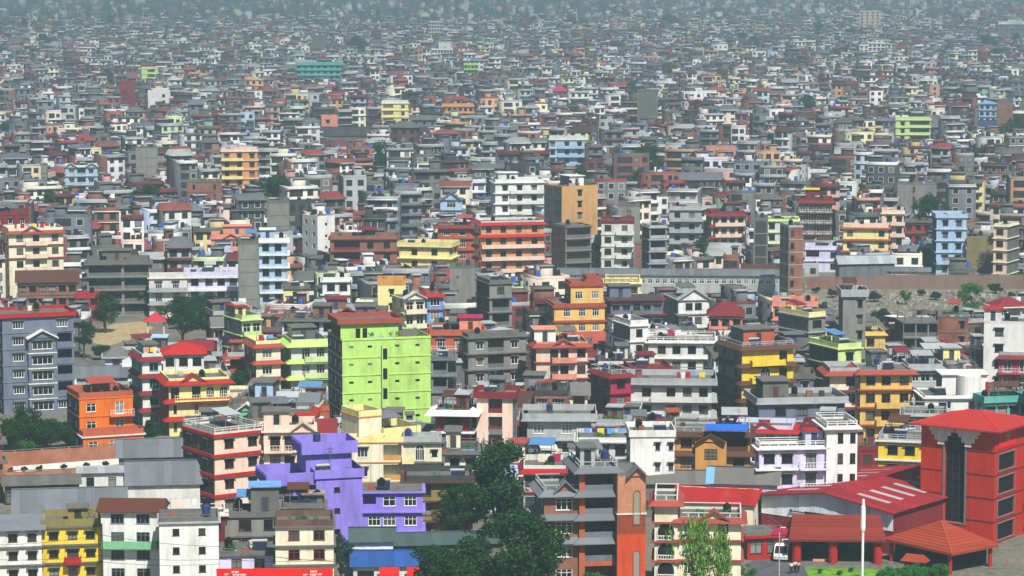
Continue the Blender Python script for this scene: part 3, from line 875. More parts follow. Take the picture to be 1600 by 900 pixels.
H('big lime green block', 'with rows of tiny windows and red-edged penthouse', 535, 673, 527, 6, 660, 511, 3, 12, wall='lim', side='dco', trim='lim', win='k0', cols=(.1, .31, .62, .85), ww=.75, wh=.42, sill=1.55, band='thin', parc='lim', ph=.25, cat='apartment block', wins='w2', wings=(
    dict(a=534, b=624, yt=496, n=1, z=18.0, dy=.8, dd=8, wall='lim', cols=(.3, .42), ww=.8, wh=1.9, sill=.1, win='d1', band='none', par='solid', ph=.7, pp=.6, parc='ter', wside=2),
    dict(a=596, b=606, yt=540, n=5, sh=3.0, dy=-.32, dd=.3, wall='lim', cols=(.5,), ww=.9, wh=1.9, sill=.9, win='k0', band='none', par='none', wside=0)))
H('grey house with dark veranda', 'at the right of the lime block', 674, 712, 558, 4, 625, None, 2.9, 8, wall='cn2', side='dco', trim='gry', win='k1', cols=(.85,), log=((.05, .65, (2, 3)),), ph=.4)
H('bare concrete house', 'four storeys with dark loggias and olive side wall', 732, 822, 520, 4, 605, None, 3, 9, th=R(18), wall='cn2', side='con', trim='con', win='w2', cols=(.2, .8), ww=1.3, log=((.33, .62, None),), bp=.5, parc='con', ph=.7, wins='k1')
H('orange brick house', 'with crimson awnings right of the lime penthouse', 670, 757, 515, 4, 570, None, 3, 9, wall='oran', side='brk', trim='oran', win='w3', cols=(.22, .55, .85), ww=1.5, bp=.4, parc='oran', cab=(.55, .95, 2.6, 'sal', 'mag'), bal=((.0, 1.0, (2, 3), 'rail', 'off'),))
H('pale yellow tower house', 'with ochre parapet behind the lime penthouse', 590, 634, 437, 4, 482, None, 3, 8, wall='pye', side='crm', trim='och', win='k1', cols=(.5,), ww=.9, band='none', parc='och', ph=1.3)
H('pale house with white pediment', 'right of the pale yellow tower house', 632, 664, 466, 4, 520, 612, 3, 8, wall='crm', side='pye', trim='off', win='w2', ped=((.0, 1.0, 1.2),), bal=((.0, 1.0, (2, 3), 'solid', 'crm'),), par='none')
H('sky blue house', 'with white window grid and red roof edge', 667, 692, 458, 4, 500, 660, 3, 8, wall='blu', side='blu', trim='red', win='w3', cols=(.5,), ww=2.0, wh=1.8, band='toppent', ph=.4)
H('blank grey concrete block', 'behind the sky blue house', 703, 742, 416, 5, 470, None, 3, 8, wall='cn2', side='con', trim='con', win='k0', cols=(.3,), ww=.6, wh=.7, band='none', ph=.5)
H('grey corner tower', 'with black tank right of the blank grey block', 765, 800, 437, 5, 520, 744, 3, 9, wall='cn2', side='dco', trim='con', win='k2', cols=(.5,), log=((.1, .9, (2, 3)),), ph=.7, tank=((.5, .4, 'blk'),))
H('white house with dark openings', 'above the pale lime house', 504, 547, 433, 3, 475, None, 3, 8, wall='wht', side='con', trim='wht', win='k2', cols=(.3, .75), ww=1.8, wh=1.7, bp=.5, parc='wht')
H('pale yellow low house', 'left of the white house with dark openings', 443, 482, 447, 2, 470, None, 3, 8, wall='pye', side='con', trim='con', win='k1', cols=(.5,), ph=.5)
H('white-painted house', 'with dark open frames, half hidden by trees', 292, 374, 424, 3, 467, None, 3, 9, wall='lil', side='con', trim='wht', win='k1', cols=(.15, .42, .65, .88), ww=1.7, wh=1.6, bp=.8, band='slab', bt=.5, parc='lil', ph=1.0, pp=.7)
H('grey blank-sided block', 'behind the white-painted house', 372, 404, 376, 6, 466, None, 3, 10, wall='cn2', side='con', trim='con', win='k0', cols=0, band='none', wside=0)
H('pale grey balcony house', 'left of the white-painted house', 233, 292, 428, 3, 464, None, 3, 8, wall='off', side='con', trim='off', win='w3', cols=(.25, .7), bal=((.0, 1.0, None, 'solid', 'lgy'),))
H('grey concrete frame house', 'with deep dark verandas left of the pale grey house', 136, 234, 406, 4, 458, None, 3, 10, wall='cn2', side='con', trim='con', win='k2', log=((.02, .55, None), (.58, .98, None)), cols=0, bp=.7, parc='con', cab=(.25, .7, 2.6, 'con', 'con'))
H('cream apartment house', 'with terracotta bands at the left edge', 14, 98, 356, 6, 435, 4, 3, 10, wall='crm', side='pye', trim='ter', win='d2', cols=(.2, .5, .85), band='toppent', bp=.4, parc='crm', bal=((.3, .7, None, 'solid', 'pnk'),), ped=((.25, .6, 1.2),), floors_plain=(1, 2, 3))
# ---- centre middle
H('yellow stepped house', 'with orange bands above the pink salmon-balcony house', 866, 945, 474, 4, 530, 852, 3, 9, wall='gol', side='con', trim='ter', win='w3', cols=(.25, .55, .82), ww=1.4, band='slab', bt=.45, parc='ter', ph=.4, wings=(dict(a=894, b=945, yt=440, n=1, z=12.1, dy=1.5, dd=6, wall='gol', cols=(.25, .75), ph=.5), dict(a=922, b=945, yt=431, n=2, z=12.1, dy=3.5, dd=4, wall='gol', cols=(.5,), wside=0)))
H('pale yellow terrace', 'with balustrade behind the yellow stepped house', 946, 1000, 436, 3, 462, None, 3, 9, wall='pye', side='con', trim='pye', win='k2', par='post', parc='pye', bp=.5)
H('pink house with salmon balconies', 'and orange skirt roof beside the bare concrete house', 838, 918, 534, 4, 600, 829, 3, 9, wall='pnk', side='con', trim='ter', win='d2', cols=(.35, .55, .88), band='toppent', bp=.4, parc='sal', ph=.6, bal=((.3, .78, None, 'solid', 'sal'),), cab=(.0, .42, 2.4, 'wht', 'sal'), ped=((.35, .72, 1.0),))
H('white-fronted grey house', 'with black tank right of the blue tanks', 985, 1013, 500, 4, 545, 958, 3, 9, wall='wht', side='gry', trim='wht', win='k1', cols=(.5,), ww=1.3, ph=1.0, parc='wht', tank=((.2, .5, 'blk'),), wside=0)
H('long white terrace house', 'with flat roof right of the white-fronted grey house', 1013, 1118, 527, 3, 565, None, 3, 9, wall='off', side='con', trim='wht', win='k2', cols=(.2, .42, .65, .88), bp=.7, par='post', parc='wht')
H('white gabled house', 'with sheet metal roof below the row building', 1060, 1108, 468, 3, 505, 1037, 3, 12, wall='wht', side='gry', trim='lgy', win='k1', cols=(.35, .65), roof='flat', par='none', ped=((.0, 1.0, 2.2),))
H('pink house with red hip roof', 'right of the white gabled house', 1108, 1160, 492, 3, 512, None, 3, 9, wall='sal', side='sal', trim='mar', win='k2', roof='hip', roofc='mar', roofh=2.4)
H('grey balustrade house', 'with magenta side and white laundry', 985, 1112, 590, 3, 650, None, 3, 10, wall='off', side='mar', trim='lgy', win='k2', cols=(.2, .5, .7, .9), bp=1.0, parc='lgy', ph=1.0, pp=.8, bal=((.25, 1.0, (2,), 'solid', 'off'),))
H('crimson-sided house', 'with maroon skirt roof beside the grey balustrade house', 955, 986, 578, 4, 640, 922, 3, 8, wall='mag', side='con', trim='mar', win='k2', cols=(.5,), band='toppent', bp=.4, parc='lgy', par='rail')
H('orange cabin house', 'with white door and grey slab roof', 923, 980, 622, 2, 650, None, 3, 8, wall='org', side='con', trim='con', win='w2', cols=(.3, .85), ww=1.2, wh=1.7, bp=.6, ph=.3)
H('brick and yellow arcade house', 'with brown skirt roofs right of centre', 1160, 1240, 534, 5, 600, 1122, 3, 10, wall='yel', side='gry', trim='brn', win='d2', cols=(.8,), band='pent', bp=.4, bal=((.15, .8, (3, 4), 'solid', 'yel'),), arches=((.45, 2, 1.8, 2.2), (.45, 3, 1.8, 2.2)), parc='lgy', par='post', cab=(.2, .8, 2.6, 'oran', 'con'))
H('grey terraced corner house', 'below the brick and yellow arcade house', 1187, 1320, 620, 3, 660, 1165, 3, 10, wall='gbl', side='con', trim='lgy', win='k3', cols=(.25, .5, .85), ww=1.8, bp=.7, parc='lgy', pp=.5, cab=(.1, .4, 3.0, 'con', 'con'))
H('narrow grey house', 'with pale yellow parapet and blank side', 1264, 1290, 487, 4, 530, 1216, 3, 10, wall='cn2', side='con', trim='lgy', win='k3', cols=(.5,), ww=2.2, ph=.9, parc='pye', wside=0)
H('salmon terrace house', 'with pink wall behind the narrow grey house', 1208, 1276, 470, 3, 487, None, 3, 9, wall='sal', side='sal', trim='sal', win='k2', ph=1.0, pp=.2, tank=((.8, .6, 'blk'),))
H('tall grey stair tower', 'with flared top left of the rubble bank', 1318, 1353, 452, 6, 520, 1311, 3, 7, wall='cn2', side='con', trim='lgy', win='k1', cols=(.75,), ww=.9, wh=1.6, band='none', ph=1.2, pp=.5, parc='lgy', wside=0)
H('unfinished concrete frame house', 'with brick infill below the big round tree', 1412, 1470, 504, 3, 540, 1398, 3, 9, wall='cn2', side='dco', trim='con', win='k2', log=((.0, .33, None), (.34, .66, None), (.67, 1.0, None)), cols=0, par='none', ph=0, bp=.2, stubs=True)
H('patched brick wall house', 'right half of the unfinished concrete frame', 1466, 1513, 495, 4, 545, None, 3, 8, wall='brk', side='con', trim='con', win='k1', cols=(.8,), ww=.8, band='thin', par='none', ph=0)
H('dark blank-sided house', 'with pale lime front above the yellow red-roofed house', 1310, 1346, 536, 4, 582, 1264, 3, 10, wall='lgr', side='dco', trim='lgr', win='k1', cols=(.5,), wside=0, ph=.9)
H('golden brick house', 'with yellow parapet right of the tall stair tower', 1338, 1383, 518, 3, 560, 1328, 3, 8, wall='gol', side='brn', trim='gol', win='d2', cols=(.5,), bp=.5, ph=.6)
H('yellow house with red roof edges', 'and golden balconies at right of centre', 1345, 1425, 578, 4, 680, 1330, 3, 9, wall='gol', side='con', trim='ter', win='d2', cols=(.2, .5, .85), band='toppent', bp=.55, parc='lgy', ph=.3, bal=((.3, 1.0, (1, 2), 'solid', 'gol'),), wings=(dict(a=1300, b=1346, yt=574, n=4, dy=1.5, dd=8, cols=(.7,), band='toppent', wall='crm'),))
H('white house with round tank room', 'and red pipe at the right', 1446, 1548, 618, 3, 665, 1430, 3, 9, wall='wht', side='con', trim='wht', win='k2', cols=(.3, .75), ww=2.0, ph=.3, bp=.5, cab=(.3, .98, 3.4, 'wht', 'wht', .3, .9))
H('blue-grey balcony house', 'behind the yellow house with white balustrade', 1412, 1480, 640, 3, 682, None, 3, 8, wall='gbl', side='nav', trim='lgy', win='w2', par='rail', parc='lgy', bp=.6)
H('teal house', 'with low parapet at the right edge', 1540, 1612, 618, 3, 655, None, 3, 10, th=R(14), wall='teal', side='teal', trim='teal', win='k1', ph=.9, pp=.3, tank=((.1, .5, 'blk'),))
H('white corner house', 'with red-roofed roof cabin at the right edge', 1538, 1606, 502, 5, 575, None, 3, 9, wall='wht', side='off', trim='off', win='k2', cols=(.35,), band='none', ph=.5, cab=(.0, .4, 2.2, 'off', 'red'))
H('red and white house', 'with grey balustrade at the right edge', 1562, 1612, 550, 3, 596, None, 3, 9, wall='mag', side='con', trim='mar', win='w2', band='toppent', bp=.4, parc='lgy', bal=((.0, 1.0, None, 'rail', 'off'),))
# ---- band above
H('orange terraced apartment house', 'with red skirt roofs left of the tan tower', 752, 850, 345, 5, 428, 740, 3.05, 10, wall='ora', side='pnk', trim='red', win='d2', cols=(.12, .35, .6, .85), ww=1.4, wh=1.6, band='pent', bp=.45, parc='off', ph=.6, bal=((.0, 1.0, (1, 2, 3), 'solid', 'pnk'),), cat='apartment block')
H('brick apartment house', 'with white windows left of the orange terraces', 684, 748, 352, 4, 415, None, 3.05, 9, wall='oran', side='brk', trim='mar', win='w3', cols=(.22, .6), ww=1.7, band='toppent', bp=.45, ph=.4)
H('pale yellow roof-terrace house', 'below the brick apartment house', 624, 702, 379, 3, 420, None, 3, 9, th=R(-12), wall='pye', side='pye', trim='pye', win='k2', cols=(.3, .7), bp=.8, ph=.9, pp=.7, parc='pye', tank=((.45, .2, 'blk'),))
H('red brick terrace house', 'left of the pale yellow terrace', 516, 620, 368, 4, 408, None, 3, 9, wall='brk', side='dbr', trim='mar', win='k2', log=((.05, .45, (2, 3)),), cols=(.6, .85), bp=.5, parc='brk')
H('blank white house', 'with tiny square windows in the left centre', 496, 523, 337, 5, 400, 472, 3, 8, wall='wht', side='wht', trim='wht', win='k0', cols=(.5,), ww=.7, wh=.7, band='none', ph=.3, wins='k0')
H('pale blue balcony house', 'with white balcony slabs left of the blank white house', 402, 448, 372, 5, 440, None, 3, 9, wall='lbl', side='gry', trim='wht', win='d1', cols=(.28, .7), ww=1.6, wh=1.8, band='slab', bp=.7, bt=.35, ph=.8, parc='wht', cab=(.1, .6, 2.4, 'lbl', 'wht'))
H('grey blank wall house', 'behind the blank white house', 417, 452, 313, 5, 362, None, 3, 9, wall='cn2', side='con', trim='con', win='k0', cols=0, band='none')
H('white slab-balcony house', 'left of the tan tower', 774, 850, 280, 6, 350, 766, 3, 9, wall='wht', side='wht', trim='wht', win='k2', cols=(.2, .5, .8), band='slab', bp=.5, parc='wht', cab=(.1, .5, 2.4, 'wht', 'wht'), bal=((.3, 1.0, None, 'solid', 'wht'),))
H('tan tower block', 'with blank orange wall and taupe side', 878, 934, 290, 7, 364, 850, 3, 10, wall='tan', side='con', trim='tan', win='k1', cols=(.5,), ww=1.2, wh=1.6, band='none', ph=.4, wside=0, cat='tower block', cab=(.4, .8, 2.6, 'wht', 'wht'))
H('dark brick shell house', 'with open floors in front of the tan tower', 884, 924, 352, 5, 410, 862, 3, 8, wall='cn2', side='brk', trim='con', win='k2', log=((.02, .98, None),), cols=0, wside=0, ph=.3, bp=.3)
H('white house with red roof edge', 'and three-light windows beside the tan tower', 940, 990, 343, 5, 415, None, 3, 9, wall='off', side='con', trim='off', win='d3', cols=(.2, .72), ww=1.7, wh=1.6, bp=.2, parc='mar', ph=.7, pp=.2, bal=((.45, 1.0, None, 'solid', 'wht'),))
H('bare brick wall house', 'right of the white house with red roof edge', 990, 1013, 380, 3, 415, None, 3, 7, wall='brk', side='con', trim='con', win='k0', cols=0, band='thin', ph=.2)
H('narrow grey frame house', 'with open floors above the row building', 1015, 1042, 352, 5, 415, 1003, 3, 8, wall='cn2', side='dco', trim='lgy', win='k2', log=((.05, .95, None),), cols=0, ph=.5)
H('grey balcony house', 'with gabled top right of the narrow grey frame', 1046, 1096, 322, 5, 386, None, 3, 9, wall='lgy', side='con', trim='lgy', win='k2', cols=(.25, .7), ww=1.7, bal=((.0, 1.0, None, 'solid', 'lgy'),), bp=.5)
H('grey slab wall house', 'between the tan tower and the grey balcony house', 966, 1000, 318, 6, 378, None, 3, 8, wall='cn2', side='con', trim='con', win='k1', cols=(.5,), ww=1.1, band='none')
H('white house with crimson skirts', 'above the round tree by the row building', 1112, 1164, 330, 4, 385, 1103, 3, 9, wall='pnk', side='gry', trim='mar', win='d2', band='pent', bp=.45, bal=((.1, 1.0, None, 'solid', 'pnk'),), cab=(.5, .98, 2.6, 'gry', 'mar'))
H('blue-grey blank house', 'right of the white house with crimson skirts', 1178, 1200, 340, 5, 398, None, 3, 9, wall='dco', side='dco', trim='con', win='k0', cols=0, band='none')
H('white house with lime edge', 'left of the brick tower', 1196, 1248, 342, 4, 383, None, 3, 9, wall='off', side='con', trim='lgr', win='k2', cols=(.2, .6), wh=1.7, ph=.5)
H('brick tower house', 'narrow, six storeys with concrete bands', 1233, 1255, 352, 6, 418, 1219, 3, 8, wall='brk', side='con', trim='lgy', win='k1', cols=(.25,), ww=.9, band='thin', ph=.4)
H('mauve house', 'low with corner veranda right of the brick tower', 1258, 1318, 384, 2, 408, None, 3, 8, wall='lil', side='mar', trim='lil', win='d2', cols=(.75,), ww=1.8, log=((.02, .38, (1,)),), ph=.9)
H('maroon brick house', 'with white balcony rails above the mauve house', 1248, 1300, 310, 5, 375, None, 3, 9, wall='dbr', side='brn', trim='mar', win='w2', bal=((.0, 1.0, None, 'rail', 'off'),), band='toppent', bp=.35, cab=(.2, .6, 3.0, 'mar', 'yel'))
H('yellow house with orange balconies', 'and arched window above the grey warehouse', 1318, 1388, 350, 4, 392, None, 3, 8, wall='pye', side='con', trim='oran', win='k2', cols=(.15, .85), band='slab', bp=.7, bt=.4, parc='pnk', arches=((.5, 1, 2.6, 2.5),))
H('pink-grey tall house', 'right of the yellow house with orange balconies', 1378, 1412, 328, 5, 388, None, 3, 8, wall='pnk', side='gry', trim='pnk', win='d3', cols=(.35, .8), ww=1.4, wh=1.7, bal=((.4, 1.0, None, 'solid', 'pnk'),))
H('red brick cottage', 'with grey side left of the pale blue house', 1414, 1456, 345, 3, 372, None, 3, 8, wall='red', side='con', trim='con', win='d2', ph=.3, bp=.5)
H('pale blue tall house', 'with navy side above the brown boundary wall', 1464, 1510, 334, 5, 415, 1457, 3, 9, wall='lbl', side='nav', trim='lbl', win='k2', cols=(.3, .75), ww=1.4, parc='lbl', ph=.9, pp=.3, tank=(), bal=((.0, .45, (1,), 'solid', 'lbl'),))
H('olive blank wall house', 'right of the pale blue tall house', 1511, 1552, 370, 3, 418, None, 3.3, 8, wall='olv', side='con', trim='olv', win='k0', cols=0, band='none', ph=.3)
H('pale pink tall house', 'with grey side right of the olive wall', 1553, 1574, 350, 5, 420, 1592, 3, 9, wall='pnk', side='con', trim='crm', win='d2', cols=(.45,), ww=1.8, ph=.5, wside=0, tank=((.5, .4, 'blk'),))
H('grey blank block', 'with stair slit above the red brick cottage', 1403, 1463, 287, 5, 328, None, 3, 9, wall='cn2', side='con', trim='con', win='k1', cols=(.42,), ww=.7, wh=1.6, band='none', ph=.3)
H('bare brick block', 'with concrete bands in the left distance', 292, 346, 283, 4, 315, None, 3, 9, wall='brk', side='con', trim='con', win='k1', cols=(.2, .8), ww=.8, band='thin', ph=.3)
H('pastel twin-gabled house', 'in the left distance', 102, 152, 258, 4, 300, None, 3, 9, wall='lbl', side='gry', trim='lgy', win='w2', cols=(.2, .8), ped=((.0, .35, 1.2), (.65, 1.0, 1.2)), log=((.36, .64, None),), ph=.6, parc='wht')
H('orange and yellow house', 'with pink bands in the left distance', 346, 402, 232, 6, 300, None, 3, 9, wall='ora', side='brn', trim='pnk', win='k2', cols=(.15, .5, .85), bal=((.0, .6, None, 'solid', 'pye'),), band='slab')
H('grey flank tower', 'left of the orange and yellow house', 212, 246, 230, 6, 285, None, 3, 9, wall='cn2', side='con', trim='con', win='k0', cols=0, band='none', ph=.3)
H('salmon roof-terrace house', 'with orange pediment behind the white-painted house', 330, 392, 366, 4, 395, None, 3, 9, wall='sal', side='con', trim='sal', win='w2', cols=(.6,), ped=((.3, .7, 1.1),), ph=1.0, parc='sal', cab=(.3, 1.0, 2.6, 'sal', 'sal'))
H('maroon tall house', 'at the left edge behind the cream apartments', -12, 44, 330, 6, 360, None, 3, 9, wall='mar', side='dbr', trim='mar', win='w2', cols=3, ww=1.0, band='thin')
H('pale blue-white tall house', 'with corner balconies behind the tan tower', 858, 914, 214, 6, 262, None, 3, 9, wall='lbl', side='gry', trim='off', win='k2', cols=(.1, .5, .85), bal=((.25, 1.0, None, 'solid', 'lbl'),))
H('pink low house', 'in the right distance behind the tan tower row', 1103, 1150, 230, 3, 243, None, 3, 9, wall='sal', side='pnk', trim='sal', win='k1', cols=4, ww=.9, wh=.9, ph=.4, band='none')
H('grey bay-gabled house', 'with white bay window in the centre distance', 688, 722, 312, 4, 338, None, 3, 8, wall='lbl', side='dco', trim='gry', win='w3', cols=(.5,), ww=2.6, ped=((.1, .9, 2.0),), par='none')
# ---- landmarks in the haze
H('teal office block', 'long, four banded storeys in the hazy distance', 462, 533, 98, 5, 128, None, 3.2, 14, wall='teal', side='teal', trim='teal', win='k3', cols=7, ww=2.2, wh=1.4, bp=.9, bt=.6, cat='office block', parc='teal')
H('red slab tower', 'narrow and blank in the left distance', 187, 211, 127, 7, 172, None, 3, 10, wall='mar', side='mar', trim='mar', win='k0', cols=(.3,), ww=.8, band='none', cat='tower block')
H('lime portal house', 'with tall lime piers in the left distance', 221, 247, 105, 5, 130, None, 3, 9, wall='lgr', side='grn', trim='lgr', win='k2', log=((.35, .8, None),), cols=0, bp=.2)
H('plain white far house', 'in the left distance below the lime portal house', 231, 266, 142, 5, 168, None, 3, 9, wall='wht', side='wht', trim='wht', win='k1', cols=(.7,), band='none')
H('pale yellow apartment house', 'with white balconies in the centre distance', 596, 638, 158, 6, 195, None, 3, 9, wall='pye', side='crm', trim='pye', win='k2', cols=(.3, .8), log=((.05, .45, None),), parc='wht')
H('orange terrace house', 'in the centre distance right of the pale yellow apartments', 690, 740, 163, 5, 182, None, 3, 9, wall='ora', side='pnk', trim='ora', win='k2', bal=((.0, 1.0, None, 'solid', 'ora'),))
H('salmon cube house', 'in the centre distance above the yellow awning', 502, 528, 181, 4, 200, None, 3, 9, wall='sal', side='sal', trim='sal', win='k1', cols=(.4,), band='none')
H('bright green house', 'in the hazy distance right of the teal office block', 725, 747, 99, 5, 117, None, 3, 9, wall='lim', side='con', trim='lim', win='k2', bal=((.0, 1.0, None, 'solid', 'lim'),))
H('white stepped house', 'in the hazy distance above the bright green house', 674, 712, 76, 4, 90, None, 3, 9, wall='wht', side='wht', trim='wht', win='k2', cab=(.3, .8, 6, 'wht', 'wht'))
H('white hazy tower', 'standing alone near the top of the picture', 670, 691, 33, 8, 58, None, 3, 9, wall='off', side='gry', trim='off', win='k2', cat='tower block')
H('grey windowless block', 'in the right-of-centre distance', 996, 1028, 141, 8, 188, None, 3, 10, wall='con', side='con', trim='con', win='k0', cols=0, band='thin', ph=.3, cat='tower block')
H('house with crimson pyramid roof', 'in the centre distance', 864, 886, 142, 4, 152, None, 3, 7, wall='gry', side='gry', trim='gry', win='k2', roof='pyr', roofc='mag', roofh=3.2)
H('dark white-columned block', 'near the top right corner', 1560, 1612, 34, 8, 62, None, 3.2, 14, wall='gbl', side='nav', trim='wht', win='w2', cols=6, ww=2.4, wh=2.2, ph=2.0, parc='wht', band='top', bp=.6, cat='office block', cab=(.3, .7, 4, 'wht', 'wht', .0, .5))
H('white chequered house', 'with black windows in the right distance', 1357, 1383, 66, 6, 86, None, 3, 9, wall='wht', side='wht', trim='wht', win='k1', cols=4, ww=1.6, wh=1.8, cab=(.4, .9, 3, 'wht', 'wht'))
H('pale brick apartment slab', 'hazy, near the top right', 1343, 1376, 17, 9, 45, None, 3, 12, wall='pnk', side='pnk', trim='off', win='k2', cols=4, cat='tower block')
H('pale lime balcony house', 'in the right distance', 1400, 1454, 184, 5, 220, None, 3, 9, wall='lgr', side='con', trim='lgr', win='k2', log=((.4, .98, None),), cols=(.2,), parc='lgr')
H('brick shaft house', 'tall and narrow at the far right', 1559, 1583, 156, 7, 190, None, 3, 8, wall='brk', side='brk', trim='con', win='k0', cols=0, band='thin')
H('white market house', 'white and flat beside the maroon brick house', 1255, 1300, 264, 3, 282, None, 3, 9, wall='wht', side='wht', trim='wht', win='k0', cols=0, band='none')
H('long white palace front', 'far off near the top left', 386, 640, 42, 4, 60, None, 3.6, 12, wall='off', side='off', trim='off', win='k1', cols=26, ww=1.6, wh=2.0, band='top', cat='palace')
H('grey concrete slab tower', 'in the hazy left distance', 487, 512, 55, 6, 82, None, 3, 9, wall='con', side='con', trim='con', win='k0', cols=0, band='none', cat='tower block')
H('pale blue house with blue roof', 'far right above the long blue-roofed hall', 1530, 1557, 162, 5, 180, None, 3, 8, wall='lbl', side='con', trim='con', win='k2', roof='hip', roofc='blu', roofh=1.2)

# ================================================================ sheds with sheet metal roofs
_sheet = {}
def sheet_mesh(w, L, col):
    key = (round(w, 2), round(L, 1), col)
    if key not in _sheet:
        mb = MB(); k = 8
        xs = np.linspace(-w / 2, w / 2, 2 * k + 1)
        zs = [(.035 if i % 2 else 0.0) for i in range(2 * k + 1)]
        for i in range(2 * k):
            mb.poly([(xs[i], 0, zs[i]), (xs[i + 1], 0, zs[i + 1]), (xs[i + 1], L, zs[i + 1]), (xs[i], L, zs[i])])
        mb.poly([(xs[0], 0, -.03), (xs[-1], 0, -.03), (xs[-1], 0, 0), (xs[0], 0, 0)])
        mb.poly([(xs[0], 0, -.03), (xs[0], L, -.03), (xs[-1], L, -.03), (xs[-1], 0, -.03)])
        _sheet[key] = mb.mesh('roof_sheet', [M('metal', col)])
    return _sheet[key]

def sheet_roof(root, x0, x1, y0, y1, z, rise, col, ov=.5, step=1.15, patches=(), shed=False):
    """sheet by sheet: two slopes meeting at a ridge, or one slope when shed"""
    ym = (y0 + y1) / 2 if not shed else y1 + ov
    zr = z + rise
    a = math.atan2(rise, ym - (y0 - ov)); L = math.hypot(rise, ym - (y0 - ov)) + .03
    n = max(2, int(round((x1 - x0 + 2 * ov) / step))); w = (x1 - x0 + 2 * ov) / n
    for k in range(n):
        x = x0 - ov + (k + .5) * w
        c = col
        for f0, f1, cc in patches:
            if f0 <= (k + .5) / n <= f1: c = cc
        o = link('roof_sheet', sheet_mesh(w * 1.0, L, c), root, (x, y0 - ov, z + random.uniform(0, .03)))
        o.rotation_euler = (a + random.uniform(-.004, .004), 0, random.uniform(-.002, .002))
        if not shed:
            o = link('roof_sheet', sheet_mesh(w * 1.0, L, c), root, (x, y1 + ov, z + random.uniform(0, .03)))
            o.rotation_euler = (a, 0, math.pi)
    if not shed:
        mb = MB(); mb.box(x0 - ov, x1 + ov, ym - .2, ym + .2, zr + .03, zr + .09)
        mb.build('ridge_cap', M('metal', col), root)

def shed(short, extra, x0, x1, yt, h, yb, D, rise, sx=None, th=None, roofc='gry', wall='lgy', side=None, n=1, patches=(), mono=False, cat='shed', name='shed', **o):
    s = site(x0, x1, yt, h, sx, D, th)
    s.short, s.yb, s.n, s.sh = short, yb, n, h / n
    s.manual = True; s.isshed = True
    o = dict(o); o.setdefault('band', 'none'); o.setdefault('win', 'k2')
    s.shed = (short, extra, cat, name, roofc, wall, side, rise, patches, mono, o)
    SITES.append(s)
    return s

def realise_shed(s):
    short, extra, cat, name, roofc, wall, side, rise, patches, mono, o = s.shed
    root = thing(name, (short + ' ' + extra).strip(), cat, (s.x, s.y, 0), s.th)
    s.root = root
    W = s.W
    vol(root, -W / 2, W / 2, 0, s.D, 0, s.n, s.sh, wall=wall, side=side or wall, roof='none', par='none', fine=s.s > 6.6, **o)
    if not mono:
        mb = MB()
        for x in (-W / 2, W / 2):
            mb.poly([(x, 0, s.h), (x, s.D, s.h), (x, s.D / 2, s.h + rise)])
        mb.build('gable_wall', mat_of(side or wall), root)
    else:
        mb = MB()
        for x in (-W / 2, W / 2):
            mb.poly([(x, 0, s.h), (x, s.D, s.h), (x, s.D, s.h + rise * .96)])
        mb.poly([(-W / 2, s.D, s.h), (W / 2, s.D, s.h), (W / 2, s.D, s.h + rise * .96), (-W / 2, s.D, s.h + rise * .96)])
        mb.build('gable_wall', mat_of(side or wall), root)
    sheet_roof(root, -W / 2, W / 2, 0, s.D, s.h - .05, rise, roofc, patches=patches, shed=mono)

shed('wide grey metal roof shed', 'with sheet roof behind the maroon terrace', 200, 312, 757, 4.2, 757, 13, 3.4, None, roofc='gry', wall='off', cols=0, wside=0)
shed('upper grey metal roof shed', 'beside the right end of the brick boundary wall', 186, 300, 714, 4.5, 714, 8, 2.3, None, roofc='gry', wall='con', cols=0, wside=0)
shed('long grey metal roof shed', 'behind the yellow old house', 24, 194, 806, 4.0, 806, 11, 3.0, None, roofc='gry', wall='con', cols=0, wside=0)
shed('low grey lean-to', 'open fronted below the brick boundary wall', 8, 122, 757, 3.0, 770, 5, .6, None, roofc='con', wall='dco', mono=True, cols=6, ww=1.4, wh=1.7, sill=.2)
shed('white walled yard shed', 'right of the low grey lean-to', 124, 192, 738, 3.0, 760, 4, .3, None, roofc='lgy', wall='off', mono=True, cols=2, ww=1.2)
shed('long dark grey hall', 'with sheet roof left of the blue patched hall', 1004, 1106, 756, 5.0, 768, 12, 1.8, None, roofc='con', wall='con', cols=9, ww=1.0, wh=1.2)
shed('pale blue warehouse', 'with blue patched grey roof beside the crimson canopy', 1108, 1214, 756, 7.0, 820, 14, 2.2, None, th=R(-8), roofc='con', wall='lbl', patches=((.0, .16, 'blu'), (.75, .82, 'blu')), n=2, cols=(.72,), ww=2.6, wh=1.5)
shed('dark roofed shed', 'between the lilac-white house and red warehouse', 1208, 1330, 770, 4.5, 772, 14, 2.0, None, roofc='dco', wall='con', cols=0)
shed('crimson canopy shed', 'with flat red sheet roof behind the white arched house', 1048, 1176, 786, 5.5, 815, 11, 1.0, None, th=R(-12), roofc='red', wall='crm', mono=True, cols=0)
shed('blue roofed shop', 'with red awnings beside the dark tree', 552, 668, 884, 3.0, 900, 6, 1.5, None, roofc='2c5494', wall='off', side='dgr', cols=3, ww=2.2, wh=2.0, sill=.1, shop=True)
shed('green-grey gabled shed', 'behind the blue roofed shop', 550, 614, 846, 5.0, 860, 7, 1.6, None, roofc='485a58', wall='wht', side='485a58', cols=2, ww=1.2)
shed('long green-grey roof shed', 'running right behind the dark tree', 614, 782, 850, 4.0, 855, 7, 1.0, None, th=R(7), roofc='485a58', wall='con', cols=0)
shed('riverside row building', 'long, low, with white-framed square windows', 872, 1252, 430, 4.4, 443, 8, 1.2, None, roofc='gry', wall='lgy', side='con', win='w2', cols=33, ww=1.1, wh=1.1, sill=1.6, cat='row building', name='row_building')
